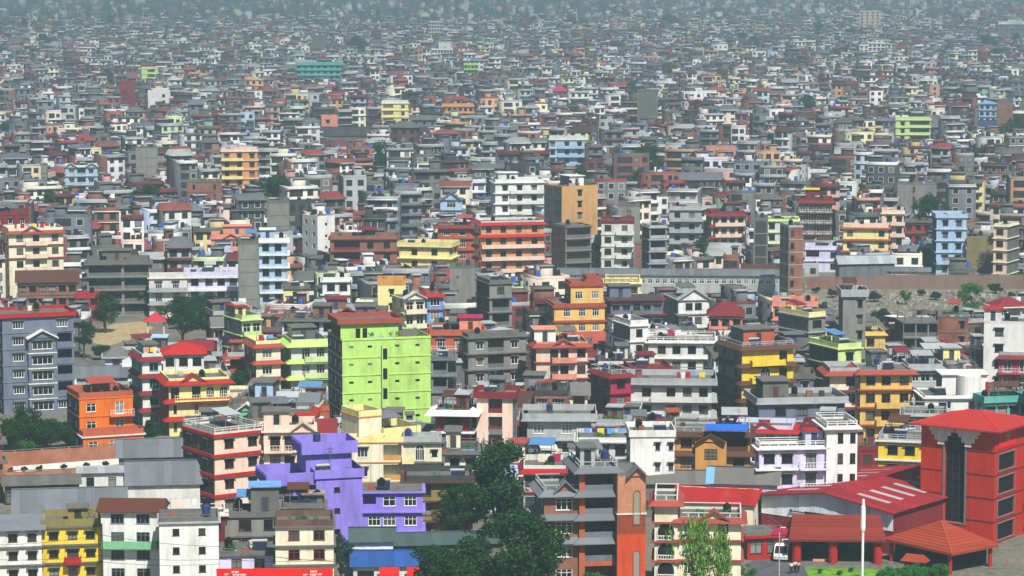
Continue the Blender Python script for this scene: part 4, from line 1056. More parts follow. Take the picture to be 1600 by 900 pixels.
shed('grey warehouse', 'with broad metal roof above the boundary wall', 1312, 1398, 412, 5.5, 425, 16, 2.0, None, th=R(10), roofc='lgy', wall='gry', cols=0)
shed('small cream shed', 'right of the grey warehouse', 1372, 1452, 424, 3.5, 432, 6, .8, None, roofc='gry', wall='crm', cols=3)
shed('grey roofed yard shed', 'behind the orange house', 120, 202, 590, 4.0, 602, 10, 1.6, None, roofc='gry', wall='lgy', cols=4)
shed('long navy roofed hall', 'at the far right edge', 1516, 1612, 196, 6.0, 206, 12, 2.0, None, roofc='nav', wall='mar', cols=8)
shed('wide dark-roofed hall', 'grey, in the centre distance', 498, 580, 212, 5.0, 226, 14, 3.5, None, roofc='dco', wall='con', cols=6)
shed('rusty tin roof house', 'behind the right half of the riverside row building', 1160, 1222, 420, 3.0, 426, 8, 1.2, None, roofc='brn', wall='brk', cols=3)
shed('teal roofed hut', 'with blue wall beside the dark brick shell house', 853, 888, 402, 3.0, 412, 6, .8, None, roofc='gry', wall='teal', cols=2)

# ================================================================ the red complex at the lower right
def custom_site(short, x, y, th, W, D, px0, px1, yt, yb):
    s = Site(); s.short = short; s.x, s.y, s.th, s.W, s.D = x, y, th, W, D
    s.x0, s.x1, s.yt, s.yb = px0, px1, yt, yb
    s.h = 5; s.s = FPX / y; s.xm = (px0 + px1) / 2; s.manual = True; s.custom = True
    SITES.append(s)
    return s

RT_H = 16.4
_p = at_z(1555, 671, RT_H)
RT_TH = R(-35)
RT_W, RT_D = 11.4, 10.5
_c, _q = math.cos(RT_TH), math.sin(RT_TH)
custom_site('red tower', _p.x - _c * RT_W / 2, _p.y - _q * RT_W / 2, RT_TH, RT_W, RT_D, 1440, 1612, 650, 860)

def red_tower():
    root = thing('red_tower', 'tall red tower with hip roof, white stepped crown and dark window strip', 'tower', (_p.x, _p.y, 0), RT_TH)
    W, D, Hh = RT_W, RT_D, RT_H
    red = M('plaster', 'b42812')
    st = Hh / 5
    mb = MB()
    slot = (W * .33, W * .60, 2.6, 15.2, .5, True)
    face(mb, (-W, 0, 0), (1, 0, 0), (0, -1, 0), W, Hh, [slot], 0, 1)
    wh = [(1.2, 6.6, k * st + .45, k * st + 2.75, .3, False) for k in range(4)]
    face(mb, (0, 0, 0), (0, 1, 0), (1, 0, 0), D, Hh, wh, 0, 1)
    face(mb, (-W, D, 0), (0, -1, 0), (-1, 0, 0), D, Hh, [], 0, 1)
    face(mb, (0, D, 0), (-1, 0, 0), (0, 1, 0), W, Hh, [], 0, 1)
    mb.poly([(-W, 0, Hh), (0, 0, Hh), (0, D, Hh), (-W, D, Hh)])
    mb.build('wall', [red, M('plain', 'blk')], root)
    mb = MB()
    xa, xb = -W + slot[0], -W + slot[1]
    for x in (xa - .28, xb + .02): mb.box(x, x + .26, -.12, -.004, 2.4, 14.6)
    mb.box(xa - .02, xb + .02, -.12, -.004, 2.4, 2.6)
    mb.build('window_surround', M('concrete', 'gry'), root)
    mb = MB()
    for x in np.linspace(xa, xb, 4)[1:-1]: mb.box(x - .04, x + .04, .3, .4, 2.6, 15.2)
    for z in np.arange(3.6, 15, 1.3): mb.box(xa, xb, .32, .42, z, z + .07)
    wf = mb.build('window', M('plain', 'dgr'), root)
    mb = MB(); mb.box(xa, xb, .43, .46, 2.6, 15.2); mb.build('pane', M('plain', '0a0a0b'), wf)
    for k in range(1, 5):
        mb = MB(); z = k * st
        mb.box(-W - .06, xa - .29, -.08, -.003, z - .09, z + .06); mb.box(xb + .29, .08, -.08, -.003, z - .09, z + .06); mb.box(.003, .08, 0, D, z - .09, z + .06)
        mb.box(-W - .08, -W - .003, 0, D, z - .09, z + .06)
        mb.build('cornice', M('plaster', 'mar'), root)
    for a, b, z0, z1, _, _ in wh:
        mb = MB(); y0, y1 = a, b
        for c, d, e, f in ((y0 - .15, y1 + .15, z0 - .15, z0), (y0 - .15, y1 + .15, z1, z1 + .15), (y0 - .15, y0, z0, z1), (y1, y1 + .15, z0, z1)):
            mb.box(.003, .12, c, d, e, f)
        w = mb.build('window', M('concrete', 'gry'), root)
        mb = MB(); mb.box(-.28, -.2, y0, y1, z0, z1); mb.build('pane', M('plain', '0a0a0b'), w)
    # white stepped crown over the strip
    xc = (xa + xb) / 2
    k = 0
    for s_ in (-1, 1):
        for i, (dx, dep) in enumerate(((0.35, .75), (.85, 1.3), (1.35, 2.0), (1.85, 2.6), (2.35, 2.6), (2.85, 2.0), (3.3, 1.3), (3.7, .8))):
            mb = MB(); x = xc + s_ * dx
            mb.box(x - .25, x + .25, -.3, -.13, Hh - .25 - dep, Hh - .25)
            mb.build('crown_block', M('plaster', 'off'), root)
    # sign panel with round emblem on the right face
    mb = MB(); mb.box(.004, .1, 1.2, 6.6, 4 * st + .35, Hh - .4)
    sg = mb.build('sign_panel', M('plain', 'd21a12'), root)
    mb = MB(); yc, zc = 3.9, 4 * st + 1.9
    for i in range(16):
        a0, a1 = 2 * math.pi * i / 16, 2 * math.pi * (i + 1) / 16
        for r0, r1, xx in ((.0, .4, .14), (.55, .8, .13)):
            mb.poly([(xx, yc + r0 * math.cos(a0), zc + r0 * math.sin(a0)), (xx, yc + r1 * math.cos(a0), zc + r1 * math.sin(a0)), (xx, yc + r1 * math.cos(a1), zc + r1 * math.sin(a1)), (xx, yc + r0 * math.cos(a1), zc + r0 * math.sin(a1))])
    mb.build('emblem', M('plain', '8a8f96'), sg)
    # hip roof
    ov = 1.3; z = Hh - .1; rise = 1.7
    A, B, C, E = (-W - ov, -ov, z), (ov, -ov, z), (ov, D + ov, z), (-W - ov, D + ov, z)
    ap, aq = (-W / 2 - .8, D / 2, z + rise), (-W / 2 + .8, D / 2, z + rise)
    mb = MB()
    lo = lambda p: (p[0], p[1], p[2] - .22)
    mb.poly([A, B, aq, ap]); mb.poly([B, C, aq]); mb.poly([C, E, ap, aq]); mb.poly([E, A, ap])
    for a, b in ((A, B), (B, C), (C, E), (E, A)): mb.poly([lo(a), lo(b), b, a])
    mb.poly([lo(A), lo(E), lo(C), lo(B)])
    mb.build('roof', M('tile', 'a02420'), root)
    mb = MB()
    for a, b in ((A, ap), (B, aq), (C, aq)): mb.bar(a, b, .09, 5)
    mb.build('ridge_cap', M('tile', 'c03024'), root)
red_tower()

# long red warehouse, gable end to the camera
WH_TH = R(-38); WH_W, WH_D, WH_E, WH_R = 21.5, 27.0, 6.0, 1.5
_w = at_z(1396, 800, WH_E)
_c, _q = math.cos(WH_TH), math.sin(WH_TH)
custom_site('red warehouse', _w.x - _c * WH_W / 2, _w.y - _q * WH_W / 2, WH_TH, WH_W, WH_D, 1213, 1460, 742, 815)

def warehouse():
    root = thing('warehouse', 'long red-roofed warehouse with white gable end and grey skylight strips', 'warehouse', (_w.x, _w.y, 0), WH_TH)
    W, D, e, r = WH_W, WH_D, WH_E, WH_R
    mb = MB()
    face(mb, (-W, 0, 0), (1, 0, 0), (0, -1, 0), W, 4.2, [(7.5, 13.5, .3, 4.15, .6, True)], 0, 1)
    face(mb, (0, 0, 0), (0, 1, 0), (1, 0, 0), D, e, [], 0, 1); face(mb, (-W, D, 0), (0, -1, 0), (-1, 0, 0), D, e, [], 0, 1)
    face(mb, (0, D, 0), (-1, 0, 0), (0, 1, 0), W, e, [], 0, 1)
    mb.build('wall', [M('plaster', 'mar'), M('plain', 'blk')], root)
    n = 24
    zt = lambda x: e + r * (1 - abs(x + W / 2) / (W / 2))
    for k in range(n):
        x0, x1 = -W + W * k / n, -W + W * (k + 1) / n
        mb = MB(); y = -.06 - .03 * (k % 2)
        q = [(x0, y, 3.3), (x1, y, 3.3), (x1, y, zt(x1)), (x0, y, zt(x0))]
        if 8 <= k <= 13: q[0], q[1] = (x0, y, 4.4), (x1, y, 4.4)
        b = [(p[0], y + .05, p[2]) for p in q]
        mb.poly(q); mb.poly(b[::-1])
        for i in range(4):
            j = (i + 1) % 4; mb.poly([q[j], q[i], b[i], b[j]])
        mb.build('wall_panel', M('metal', 'd8dde4'), root)
    mb = MB(); mb.box(-W + 5, -W + 17, -.35, -.2, 4.15, 4.3)
    for x in (-W + 5, -W + 9, -W + 14, -W + 17): mb.box(x - .1, x + .1, -.4, -.1, 4.1, 4.45)
    mb.build('door_rail', M('plain', 'dgr'), root)
    # roof: sheets run from ridge to eave on both slopes
    ns = 24; w = (D + 1.2) / ns
    for sgn in (-1, 1):
        L = math.hypot(W / 2 + .6, r * (1 + .6 / (W / 2))); a = math.atan2(r, W / 2)
        for k in range(ns):
            y = -.8 + (k + .5) * w
            xe = .6 if sgn > 0 else -W - .6
            o = link('roof_sheet', sheet_mesh(w, L, '8a1c26'), root, (xe, y, e - .05 + random.uniform(0, .03)))
            # local +Y of the sheet points uphill
            o.rotation_mode = 'QUATERNION'
            o.rotation_quaternion = (Matrix.Rotation(math.pi / 2 if sgn > 0 else -math.pi / 2, 3, 'Z') @ Matrix.Rotation(a, 3, 'X')).to_quaternion()
    for k in range(7):
        y = 3.0 + k * 3.3
        f = lambda x: e + r * (1 - abs(x + W / 2) / (W / 2)) + .09
        for xa, xb in ((-W * .36, -W * .12), (-W * .9, -W * .66)):
            mb = MB(); mb.poly([(xa, y, f(xa)), (xb, y, f(xb)), (xb, y + 1.0, f(xb)), (xa, y + 1.0, f(xa))])
            mb.poly([(xa, y, f(xa)), (xb, y, f(xb)), (xb, y, f(xb) - .1), (xa, y, f(xa) - .1)])
            mb.build('skylight', M('metal', 'lgy'), root)
    mb = MB()
    mb.bar((-W - .6, -.85, e - .1), (-W / 2, -.85, e + r + .02), .12, 4); mb.bar((-W / 2, -.85, e + r + .02), (.6, -.85, e - .1), .12, 4)
    mb.build('roof_edge', M('metal', 'mar'), root)
warehouse()

def pavilion():
    e = 3.5
    p = at_z(1308, 843, e)
    th = R(-3)
    s = FPX / proj(p)[2]
    W, D = 142 / s, 8.0
    custom_site('red pavilion', p.x, p.y, th, W, D, 1235, 1382, 800, 885)
    root = thing('pavilion', 'open red pavilion with tiled gable roof and three red columns', 'pavilion', (p.x, p.y, 0), th)
    mb = MB(); r = 2.6
    for fx in (.06, .46, .95):
        mb = MB(); x = -W / 2 + fx * W; mb.cyl(x, .75, .62, 0, e - .1, 14)
        mb.build('column', M('plaster', 'red'), root)
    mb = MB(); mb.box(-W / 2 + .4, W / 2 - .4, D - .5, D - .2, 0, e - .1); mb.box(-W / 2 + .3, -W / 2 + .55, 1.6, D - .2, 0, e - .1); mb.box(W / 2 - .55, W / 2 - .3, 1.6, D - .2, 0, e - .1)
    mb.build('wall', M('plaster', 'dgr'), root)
    mb = MB(); mb.box(-W / 2 + .2, W / 2 - .2, .15, D, .004, .12); mb.build('floor_slab', M('concrete', 'con'), root)
    mb = MB(); mb.box(-W / 2 + 3, -W / 2 + 5.5, 1.6, 2.0, .121, .5); mb.build('bench', M('plain', 'sal'), root)
    ov = .4
    mb = MB()
    A, B, C, E = (-W / 2 - ov, -ov, e), (W / 2 + ov, -ov, e), (W / 2 + ov, D + ov, e), (-W / 2 - ov, D + ov, e)
    P, Q = (-W / 2 + .3, D / 2, e + r), (W / 2 - .1, D / 2, e + r)
    lo = lambda v: (v[0], v[1], v[2] - .25)
    mb.poly([A, B, Q, P]); mb.poly([C, E, P, Q]); mb.poly([B, C, Q]); mb.poly([E, A, P])
    for a, b in ((A, B), (B, C), (C, E), (E, A)): mb.poly([lo(a), lo(b), b, a])
    mb.poly([lo(A), lo(E), lo(C), lo(B)])
    ro = mb.build('roof', M('tile', '7a291d'), root)
    # tile courses, each a strip lying on the front slope
    n = 14
    for k in range(n):
        t0, t1 = k / n, (k + 1) / n
        f = lambda t, dz: [(A[0] + (P[0] - A[0]) * t, A[1] + (P[1] - A[1]) * t, A[2] + (P[2] - A[2]) * t + dz), (B[0] + (Q[0] - B[0]) * t, B[1] + (Q[1] - B[1]) * t, B[2] + (Q[2] - B[2]) * t + dz)]
        a, b = f(t0, .09), f(t1, .02); c = f(t0, .01)
        mb = MB(); mb.poly([a[0], a[1], b[1], b[0]]); mb.poly([c[0], c[1], a[1], a[0]])
        mb.build('tile_course', M('tile', '7e2c1f'), ro)
pavilion()

def pyramid_pavilion():
    e = 3.0
    fc = at_z(1487, 866, e); lc = at_z(1381, 842, e); rc = at_z(1560, 852, e)
    c = (lc + rc) / 2
    bc = lc + rc - fc
    ap = Vector((c.x, c.y, 0)); ap.z = at_y(1500, 815, ap.y).z
    th = math.atan2(rc.y - fc.y, rc.x - fc.x)
    W = (rc - fc).length; D = (bc - rc).length
    custom_site('pyramid pavilion', c.x, c.y - 4, 0, 16, 8, 1380, 1560, 815, 890)
    root = thing('roofed_pavilion', 'low pavilion with broad orange-red pyramid roof before the red tower', 'pavilion', (c.x, c.y, 0), 0)
    L = lambda v: Vector((v.x - c.x, v.y - c.y, v.z))
    A, B, C, E, T = L(lc), L(fc), L(rc), L(bc), L(ap)
    mb = MB(); lo = lambda v: Vector((v.x, v.y, v.z - .25))
    for a, b in ((A, B), (B, C), (C, E), (E, A)):
        mb.poly([a, b, T]); mb.poly([lo(a), lo(b), b, a])
    mb.poly([lo(A), lo(E), lo(C), lo(B)])
    ro = mb.build('roof', M('tile', '96381f'), root)
    n = 10
    for a, b in ((A, B), (B, C)):
        for k in range(n):
            t0, t1 = k / n, (k + 1) / n
            P = lambda v, t, dz: Vector(v).lerp(T, t) + Vector((0, 0, dz))
            mb = MB(); mb.poly([P(a, t0, .09), P(b, t0, .09), P(b, t1, .015), P(a, t1, .015)]); mb.poly([P(a, t0, 0), P(b, t0, 0), P(b, t0, .09), P(a, t0, .09)])
            mb.build('tile_course', M('tile', '9a3a21'), ro)
    mb = MB()
    for a in (A, B, C): mb.bar(a + Vector((0, 0, .08)), T + Vector((0, 0, .08)), .09, 5)
    mb.build('ridge_cap', M('tile', 'b84626'), ro)
    for a in (A, B, C, E):
        q = a * .86
        mb = MB(); mb.cyl(q.x, q.y, .3, 0, e - .2, 10); mb.build('column', M('plaster', 'red'), root)
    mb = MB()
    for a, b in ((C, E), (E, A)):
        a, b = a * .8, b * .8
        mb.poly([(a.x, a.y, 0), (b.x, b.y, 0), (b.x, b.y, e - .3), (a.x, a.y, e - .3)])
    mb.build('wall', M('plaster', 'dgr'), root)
pyramid_pavilion()

def mini_roof():
    e = 1.8
    p = at_z(1430, 876, e)
    root = thing('gate_roof', 'small orange tiled gate roof in the hedge left of the pyramid pavilion', 'gate', (p.x, p.y, 0), R(-25))
    mb = MB()
    A, B, C, E, P, Q = (-1.8, -1, e), (1.8, -1, e), (1.8, 1, e), (-1.8, 1, e), (-1.2, 0, e + .9), (1.2, 0, e + .9)
    mb.poly([A, B, Q, P]); mb.poly([C, E, P, Q]); mb.poly([B, C, Q]); mb.poly([E, A, P]); mb.poly([A, E, C, B])
    mb.build('roof', M('tile', '96381f'), root)
    for x in (-1.3, 1.3):
        mb = MB(); mb.box(x - .15, x + .15, -.15, .15, 0, e + .1); mb.build('post', M('plaster', 'red'), root)
mini_roof()

# red corner shop with sloping slab and banner
def corner_shop():
    p = at_z(1195, 836, 3.4)
    th = R(12)
    s = FPX / proj(p)[2]
    W = 56 / s
    custom_site('red corner shop', p.x, p.y, th, W, 7, 1160, 1228, 815, 885)
    root = thing('shop', 'red corner shop with grey slab roof and dark windows beside the vans', 'shop', (p.x, p.y, 0), th)
    vol(root, -W / 2, W / 2, 0, 7, 0, 1, 3.4, wall='red', side='mar', trim='red', win='k2', cols=(.25, .75), ww=1.7, wh=1.8, band='slab', bp=.5, bt=.35, par='none', wside=1, roofc='con', right=True)
    mb = MB(); railing(mb, -W / 2, W / 2, .2, 6.8, 3.4, 1.2, 0, .8); mb.build('railing', M('plain', 'gry'), root)
    mb = MB()
    n = 8
    for k in range(n):
        a0, a1 = math.pi * k / n, math.pi * (k + 1) / n
        x0, x1 = W * .46 - 1.5 * math.cos(a0), W * .46 - 1.5 * math.cos(a1)
        z0, z1 = 3.6 + .8 * math.sin(a0), 3.6 + .8 * math.sin(a1)
        mb.poly([(x0, -.6, 3.45), (x1, -.6, 3.45), (x1, -.6, z1), (x0, -.6, z0)]); mb.poly([(x0, -.6, z0), (x1, -.6, z1), (x1, -.4, z1), (x0, -.4, z0)])
    mb.build('banner', M('plain', 'mag'), root)
corner_shop()

# ================================================================ ground, paths, yard
def sheet_px(name, pts, mat, z):
    mb = MB(); mb.poly([(*at_z(x, y, z).xy, z) for x, y in pts])
    return structure(mb.build(name, mat))

def ground_mat():
    m = bpy.data.materials.new('ground_earth'); m.use_nodes = True
    t = m.node_tree; b = t.nodes['Principled BSDF']; b.inputs['Roughness'].default_value = .95
    tc = nd(t, 'ShaderNodeTexCoord')
    n1 = nd(t, 'ShaderNodeTexNoise'); n1.inputs['Scale'].default_value = .09; n1.inputs['Detail'].default_value = 8
    n2 = nd(t, 'ShaderNodeTexNoise'); n2.inputs['Scale'].default_value = .9; n2.inputs['Detail'].default_value = 6
    for n in (n1, n2): t.links.new(tc.outputs['Object'], n.inputs[0])
    a = mixc(t, ramp(t, n1.outputs[0], .42, .6), (.13, .11, .085), (.05, .075, .03))
    o = mixc(t, ramp(t, n2.outputs[0], .35, .75), a, (.19, .17, .14))
    t.links.new(o, b.inputs['Base Color'])
    return m
GM = ground_mat()
mb = MB(); mb.poly([(-3600, -150, 0), (3600, -150, 0), (3600, 7600, 0), (-3600, 7600, 0)])
structure(mb.build('ground', GM))
sheet_px('clearing', [(140, 517), (180, 506), (222, 502), (240, 512), (215, 528), (170, 540), (146, 536)], M('roof', 'a89870'), .006)
sheet_px('river_bank', [(1250, 452), (1640, 452), (1640, 500), (1420, 505), (1300, 475)], M('roof', '7f796a'), .006)
sheet_px('river_bank', [(860, 442), (1260, 446), (1300, 480), (860, 470)], M('roof', '8f8a72'), .005)
sheet_px('yard_road', [(1150, 960), (1170, 880), (1215, 850), (1240, 850), (1262, 898), (1300, 960)], M('roof', '55555a'), .006)
sheet_px('lawn', [(1258, 886), (1385, 890), (1400, 940), (1310, 940), (1262, 898)], M('leaf', '5f8a2a'), .012)
sheet_px('sheds_yard', [(-10, 770), (320, 770), (320, 700), (-10, 700)], M('roof', '8a7d68'), .006)

# rubble on the bank: too small and many to count
def rubble():
    mb = MB(); rr = random.Random(3)
    for k in range(1500):
        x, y = rr.uniform(1300, 1640), rr.uniform(455, 498)
        p = at_z(x, y, 0); s = rr.uniform(.06, .32) * (2.2 if rr.random() < .04 else 1)
        mb.box(p.x - s, p.x + s, p.y - s * .7, p.y + s * .7, .01, rr.uniform(.5, 1.6) * s + .02, rr.randrange(3))
    o = mb.build('rubble', [M('concrete', 'con'), M('concrete', '8d8468'), M('concrete', 'lgy')])
    tag(o, 'pale rubble and litter strewn along the river bank', 'rubble', kind='stuff')
rubble()

# ---------------------------------------------------------------- free-standing walls
def long_wall(name, label, x0, y0, x1, y1, h, mat, cap, pier=4.0, panels=True):
    a, b = at_z(x0, y0, 0), at_z(x1, y1, 0)
    L = (b - a).length; th = math.atan2(b.y - a.y, b.x - a.x)
    root = thing(name, label, 'wall', (a.x, a.y, 0), th)
    n = max(1, int(L / pier))
    mb = MB(); mb.box(0, L / n - .3, -.12, .12, 0, h); pm = mb.mesh('wall_panel', [mat])
    mb = MB(); mb.box(-.15, .15, -.2, .2, 0, h + .15); qm = mb.mesh('pier', [mat])
    for k in range(n):
        link('wall_panel', pm, root, (k * L / n + .15, 0, random.uniform(-.06, 0)))
        link('pier', qm, root, (k * L / n, 0, 0))
    mb = MB(); mb.box(.15, L, -.17, .17, h + .152, h + .24); mb.build('coping', cap, root)
long_wall('boundary_wall', 'brick boundary wall with white base above the grey sheds', -20, 736, 192, 722, 2.9, M('brick', 'b06a44'), M('concrete', 'con'))
long_wall('yard_wall', 'low brick wall just below the brick boundary wall', -20, 750, 200, 744, 1.2, M('brick', 'b06a44'), M('concrete', 'con'))
long_wall('boundary_wall', 'long brown boundary wall along the river bank at right', 1356, 452, 1640, 452, 3.6, M('plaster', '7f6a5e'), M('concrete', 'con'), 6)
long_wall('boundary_wall', 'reddish boundary wall left of the tall grey stair tower', 1262, 452, 1352, 452, 3.0, M('brick', '8a5a48'), M('concrete', 'con'), 5)
long_wall('retaining_wall', 'grey retaining wall in front of the riverside row building', 872, 456, 1258, 458, 2.6, M('concrete', 'con'), M('concrete', 'lgy'), 6)
mb = MB(); a, b = at_z(16, 737.2), at_z(186, 724.5)
th = math.atan2(b.y - a.y, b.x - a.x); L = (b - a).length
mb.box(0, L, -.5, -.25, 0, .9)
tag(mb.build('plinth', M('plaster', 'wht'), None, (a.x, a.y, 0), th), 'white painted plinth along the foot of the brick boundary wall', 'plinth')

# pagoda gazebo in the clearing
def gazebo():
    p = at_z(244, 530); s = FPX / proj(p)[2]
    root = thing('gazebo', 'small yellow gazebo with red pagoda roof beside the clearing', 'gazebo', (p.x, p.y, 0), R(6))
    r = 1.7; hh = 4.2
    for a in (-1, 1):
        for b in (-1, 1):
            mb = MB(); mb.box(a * r - .14, a * r + .14, b * r - .14, b * r + .14, 0, hh); mb.build('post', M('plaster', 'pye'), root)
    mb = MB(); ring(mb, -r - .1, r + .1, -r - .1, r + .1, .004, .9, .2); mb.build('low_wall', M('plaster', 'pye'), root)
    mb = MB()
    for z0, w0, z1, w1 in ((hh - .1, 2.7, hh + .5, 1.6), (hh + .5, 1.6, hh + 1.0, 1.0), (hh + 1.0, 1.0, hh + 1.7, .08)):
        P = lambda w, z: [(-w, -w, z), (w, -w, z), (w, w, z), (-w, w, z)]
        A, B = P(w0, z0), P(w1, z1)
        for i in range(4): mb.poly([A[i], A[(i + 1) % 4], B[(i + 1) % 4], B[i]])
    mb.poly([(-2.7, -2.7, hh - .1), (-2.7, 2.7, hh - .1), (2.7, 2.7, hh - .1), (2.7, -2.7, hh - .1)])
    mb.build('roof', M('tile', 'b02a38'), root)
gazebo()

# ================================================================ trees
def crown_mesh(seed, shape, n_cl, n_leaf, leaf, col):
    """leaf-sized faces spread through clumps; unit tree 10 m tall"""
    rr = np.random.default_rng(seed)
    cl = []
    for k in range(n_cl):
        u = rr.normal(size=3); u /= np.linalg.norm(u)
        rad = rr.uniform(.45, 1.12)
        if shape == 'round': c = np.array([u[0] * 3.4, u[1] * 3.4, 6.4 + u[2] * 2.9]) * [rad, rad, 1] ; r = rr.uniform(.75, 1.5)
        elif shape == 'tall': c = np.array([u[0] * 1.9 * rad, u[1] * 1.9 * rad, 5.8 + u[2] * 3.6]); r = rr.uniform(.7, 1.3)
        elif shape == 'bush': c = np.array([u[0] * 4.5 * rad, u[1] * 3.5 * rad, 3.2 + abs(u[2]) * 3.8 * rad]); r = rr.uniform(1.2, 2.3)
        else:
            a = rr.uniform(0, 6.28); c = np.array([math.cos(a) * rr.uniform(.8, 2.6), math.sin(a) * rr.uniform(.8, 2.6), rr.uniform(3.5, 8.6)]); r = rr.uniform(.5, .9)
        cl.append((c, r))
    V = []; F = []
    for c, r in cl:
        m = int(n_leaf * (r / 1.2) ** 2)
        d = rr.normal(size=(m, 3)); d /= np.linalg.norm(d, axis=1)[:, None]
        p = c + d * (r * rr.uniform(.45, 1.05, size=(m, 1)) * np.array([1, 1, .8 if shape != 'willow' else 2.4]))
        if shape == 'bush': p[:, 2] = np.maximum(p[:, 2], .25)
        a = rr.normal(size=(m, 3)); a /= np.linalg.norm(a, axis=1)[:, None]
        b = np.cross(a, d + .6 * rr.normal(size=(m, 3))); b /= np.linalg.norm(b, axis=1)[:, None]
        s = leaf * rr.uniform(.6, 1.4, size=(m, 1))
        if shape == 'willow': a = a * .35 + np.array([0, 0, -.9])
        i0 = len(V) and sum(len(v) for v in V)
        q = np.stack([p - a * s * .5, p + b * s * .32, p + a * s * .6, p - b * s * .32], 1).reshape(-1, 3)
        base = sum(len(v) for v in V)
        V.append(q)
        F.append(np.arange(base, base + 4 * m).reshape(-1, 4))
    V = np.concatenate(V); F = np.concatenate(F)
    me = bpy.data.meshes.new('crown')
    me.vertices.add(len(V)); me.vertices.foreach_set('co', V.ravel())
    me.loops.add(F.size); me.loops.foreach_set('vertex_index', F.ravel().astype(np.int32))
    me.polygons.add(len(F)); me.polygons.foreach_set('loop_start', np.arange(0, F.size, 4, dtype=np.int32))
    me.materials.append(M('leaf', col)); me.update(); me.validate()
    return me, cl

def trunk_mesh(cl, shape):
    mb = MB()
    top = 6.5 if shape != 'bush' else 3
    pts = [Vector((0, 0, 0)), Vector((.15, .1, top * .35)), Vector((-.1, .15, top * .7)), Vector((.05, 0, top))]
    rad = [.34, .26, .18, .08]
    for i in range(3): mb.bar(pts[i], pts[i + 1], rad[i], 7, 0, rad[i + 1])
    for c, r in cl[:9]:
        st = pts[1].lerp(pts[2], random.random())
        if shape == 'bush': st = Vector((0, 0, .3))
        mb.bar(st, Vector(c), .12, 5, 0, .03)
    return mb.mesh('trunk', [M('plain', '4a3b2c')])

TREES = {}
for kind, shape, variants, ncl, nlf, leaf, col in (('dark', 'round', 3, 30, 230, .32, '1b3e14'), ('green', 'round', 2, 28, 230, .32, '2f6420'), ('tall', 'tall', 2, 28, 230, .3, '1b3d18'),
                                                   ('bush', 'bush', 2, 22, 300, .4, '193811'), ('willow', 'willow', 1, 22, 190, .4, '5a802c'), ('hedge', 'bush', 1, 16, 300, .5, '2c6420')):
    for k in range(variants):
        cm, cl = crown_mesh(hash(kind) % 1 + k * 7 + len(kind), shape, ncl, nlf, leaf, col)
        TREES.setdefault(kind, []).append((cm, trunk_mesh(cl, shape)))

def tree(label, px, py, h, kind='dark', wide=1.0, group=None, name='tree', pos=None):
    p = pos or at_z(px, py, 0)
    r = random.Random(label)
    cm, tm = r.choice(TREES[kind])
    o = thing(name, label, 'bush' if name == 'bush' else 'tree', p, r.uniform(0, 6.28), group)
    o.scale = (h / 10 * wide, h / 10 * wide, h / 10)
    link('crown', cm, o); link('trunk', tm, o)
    return o

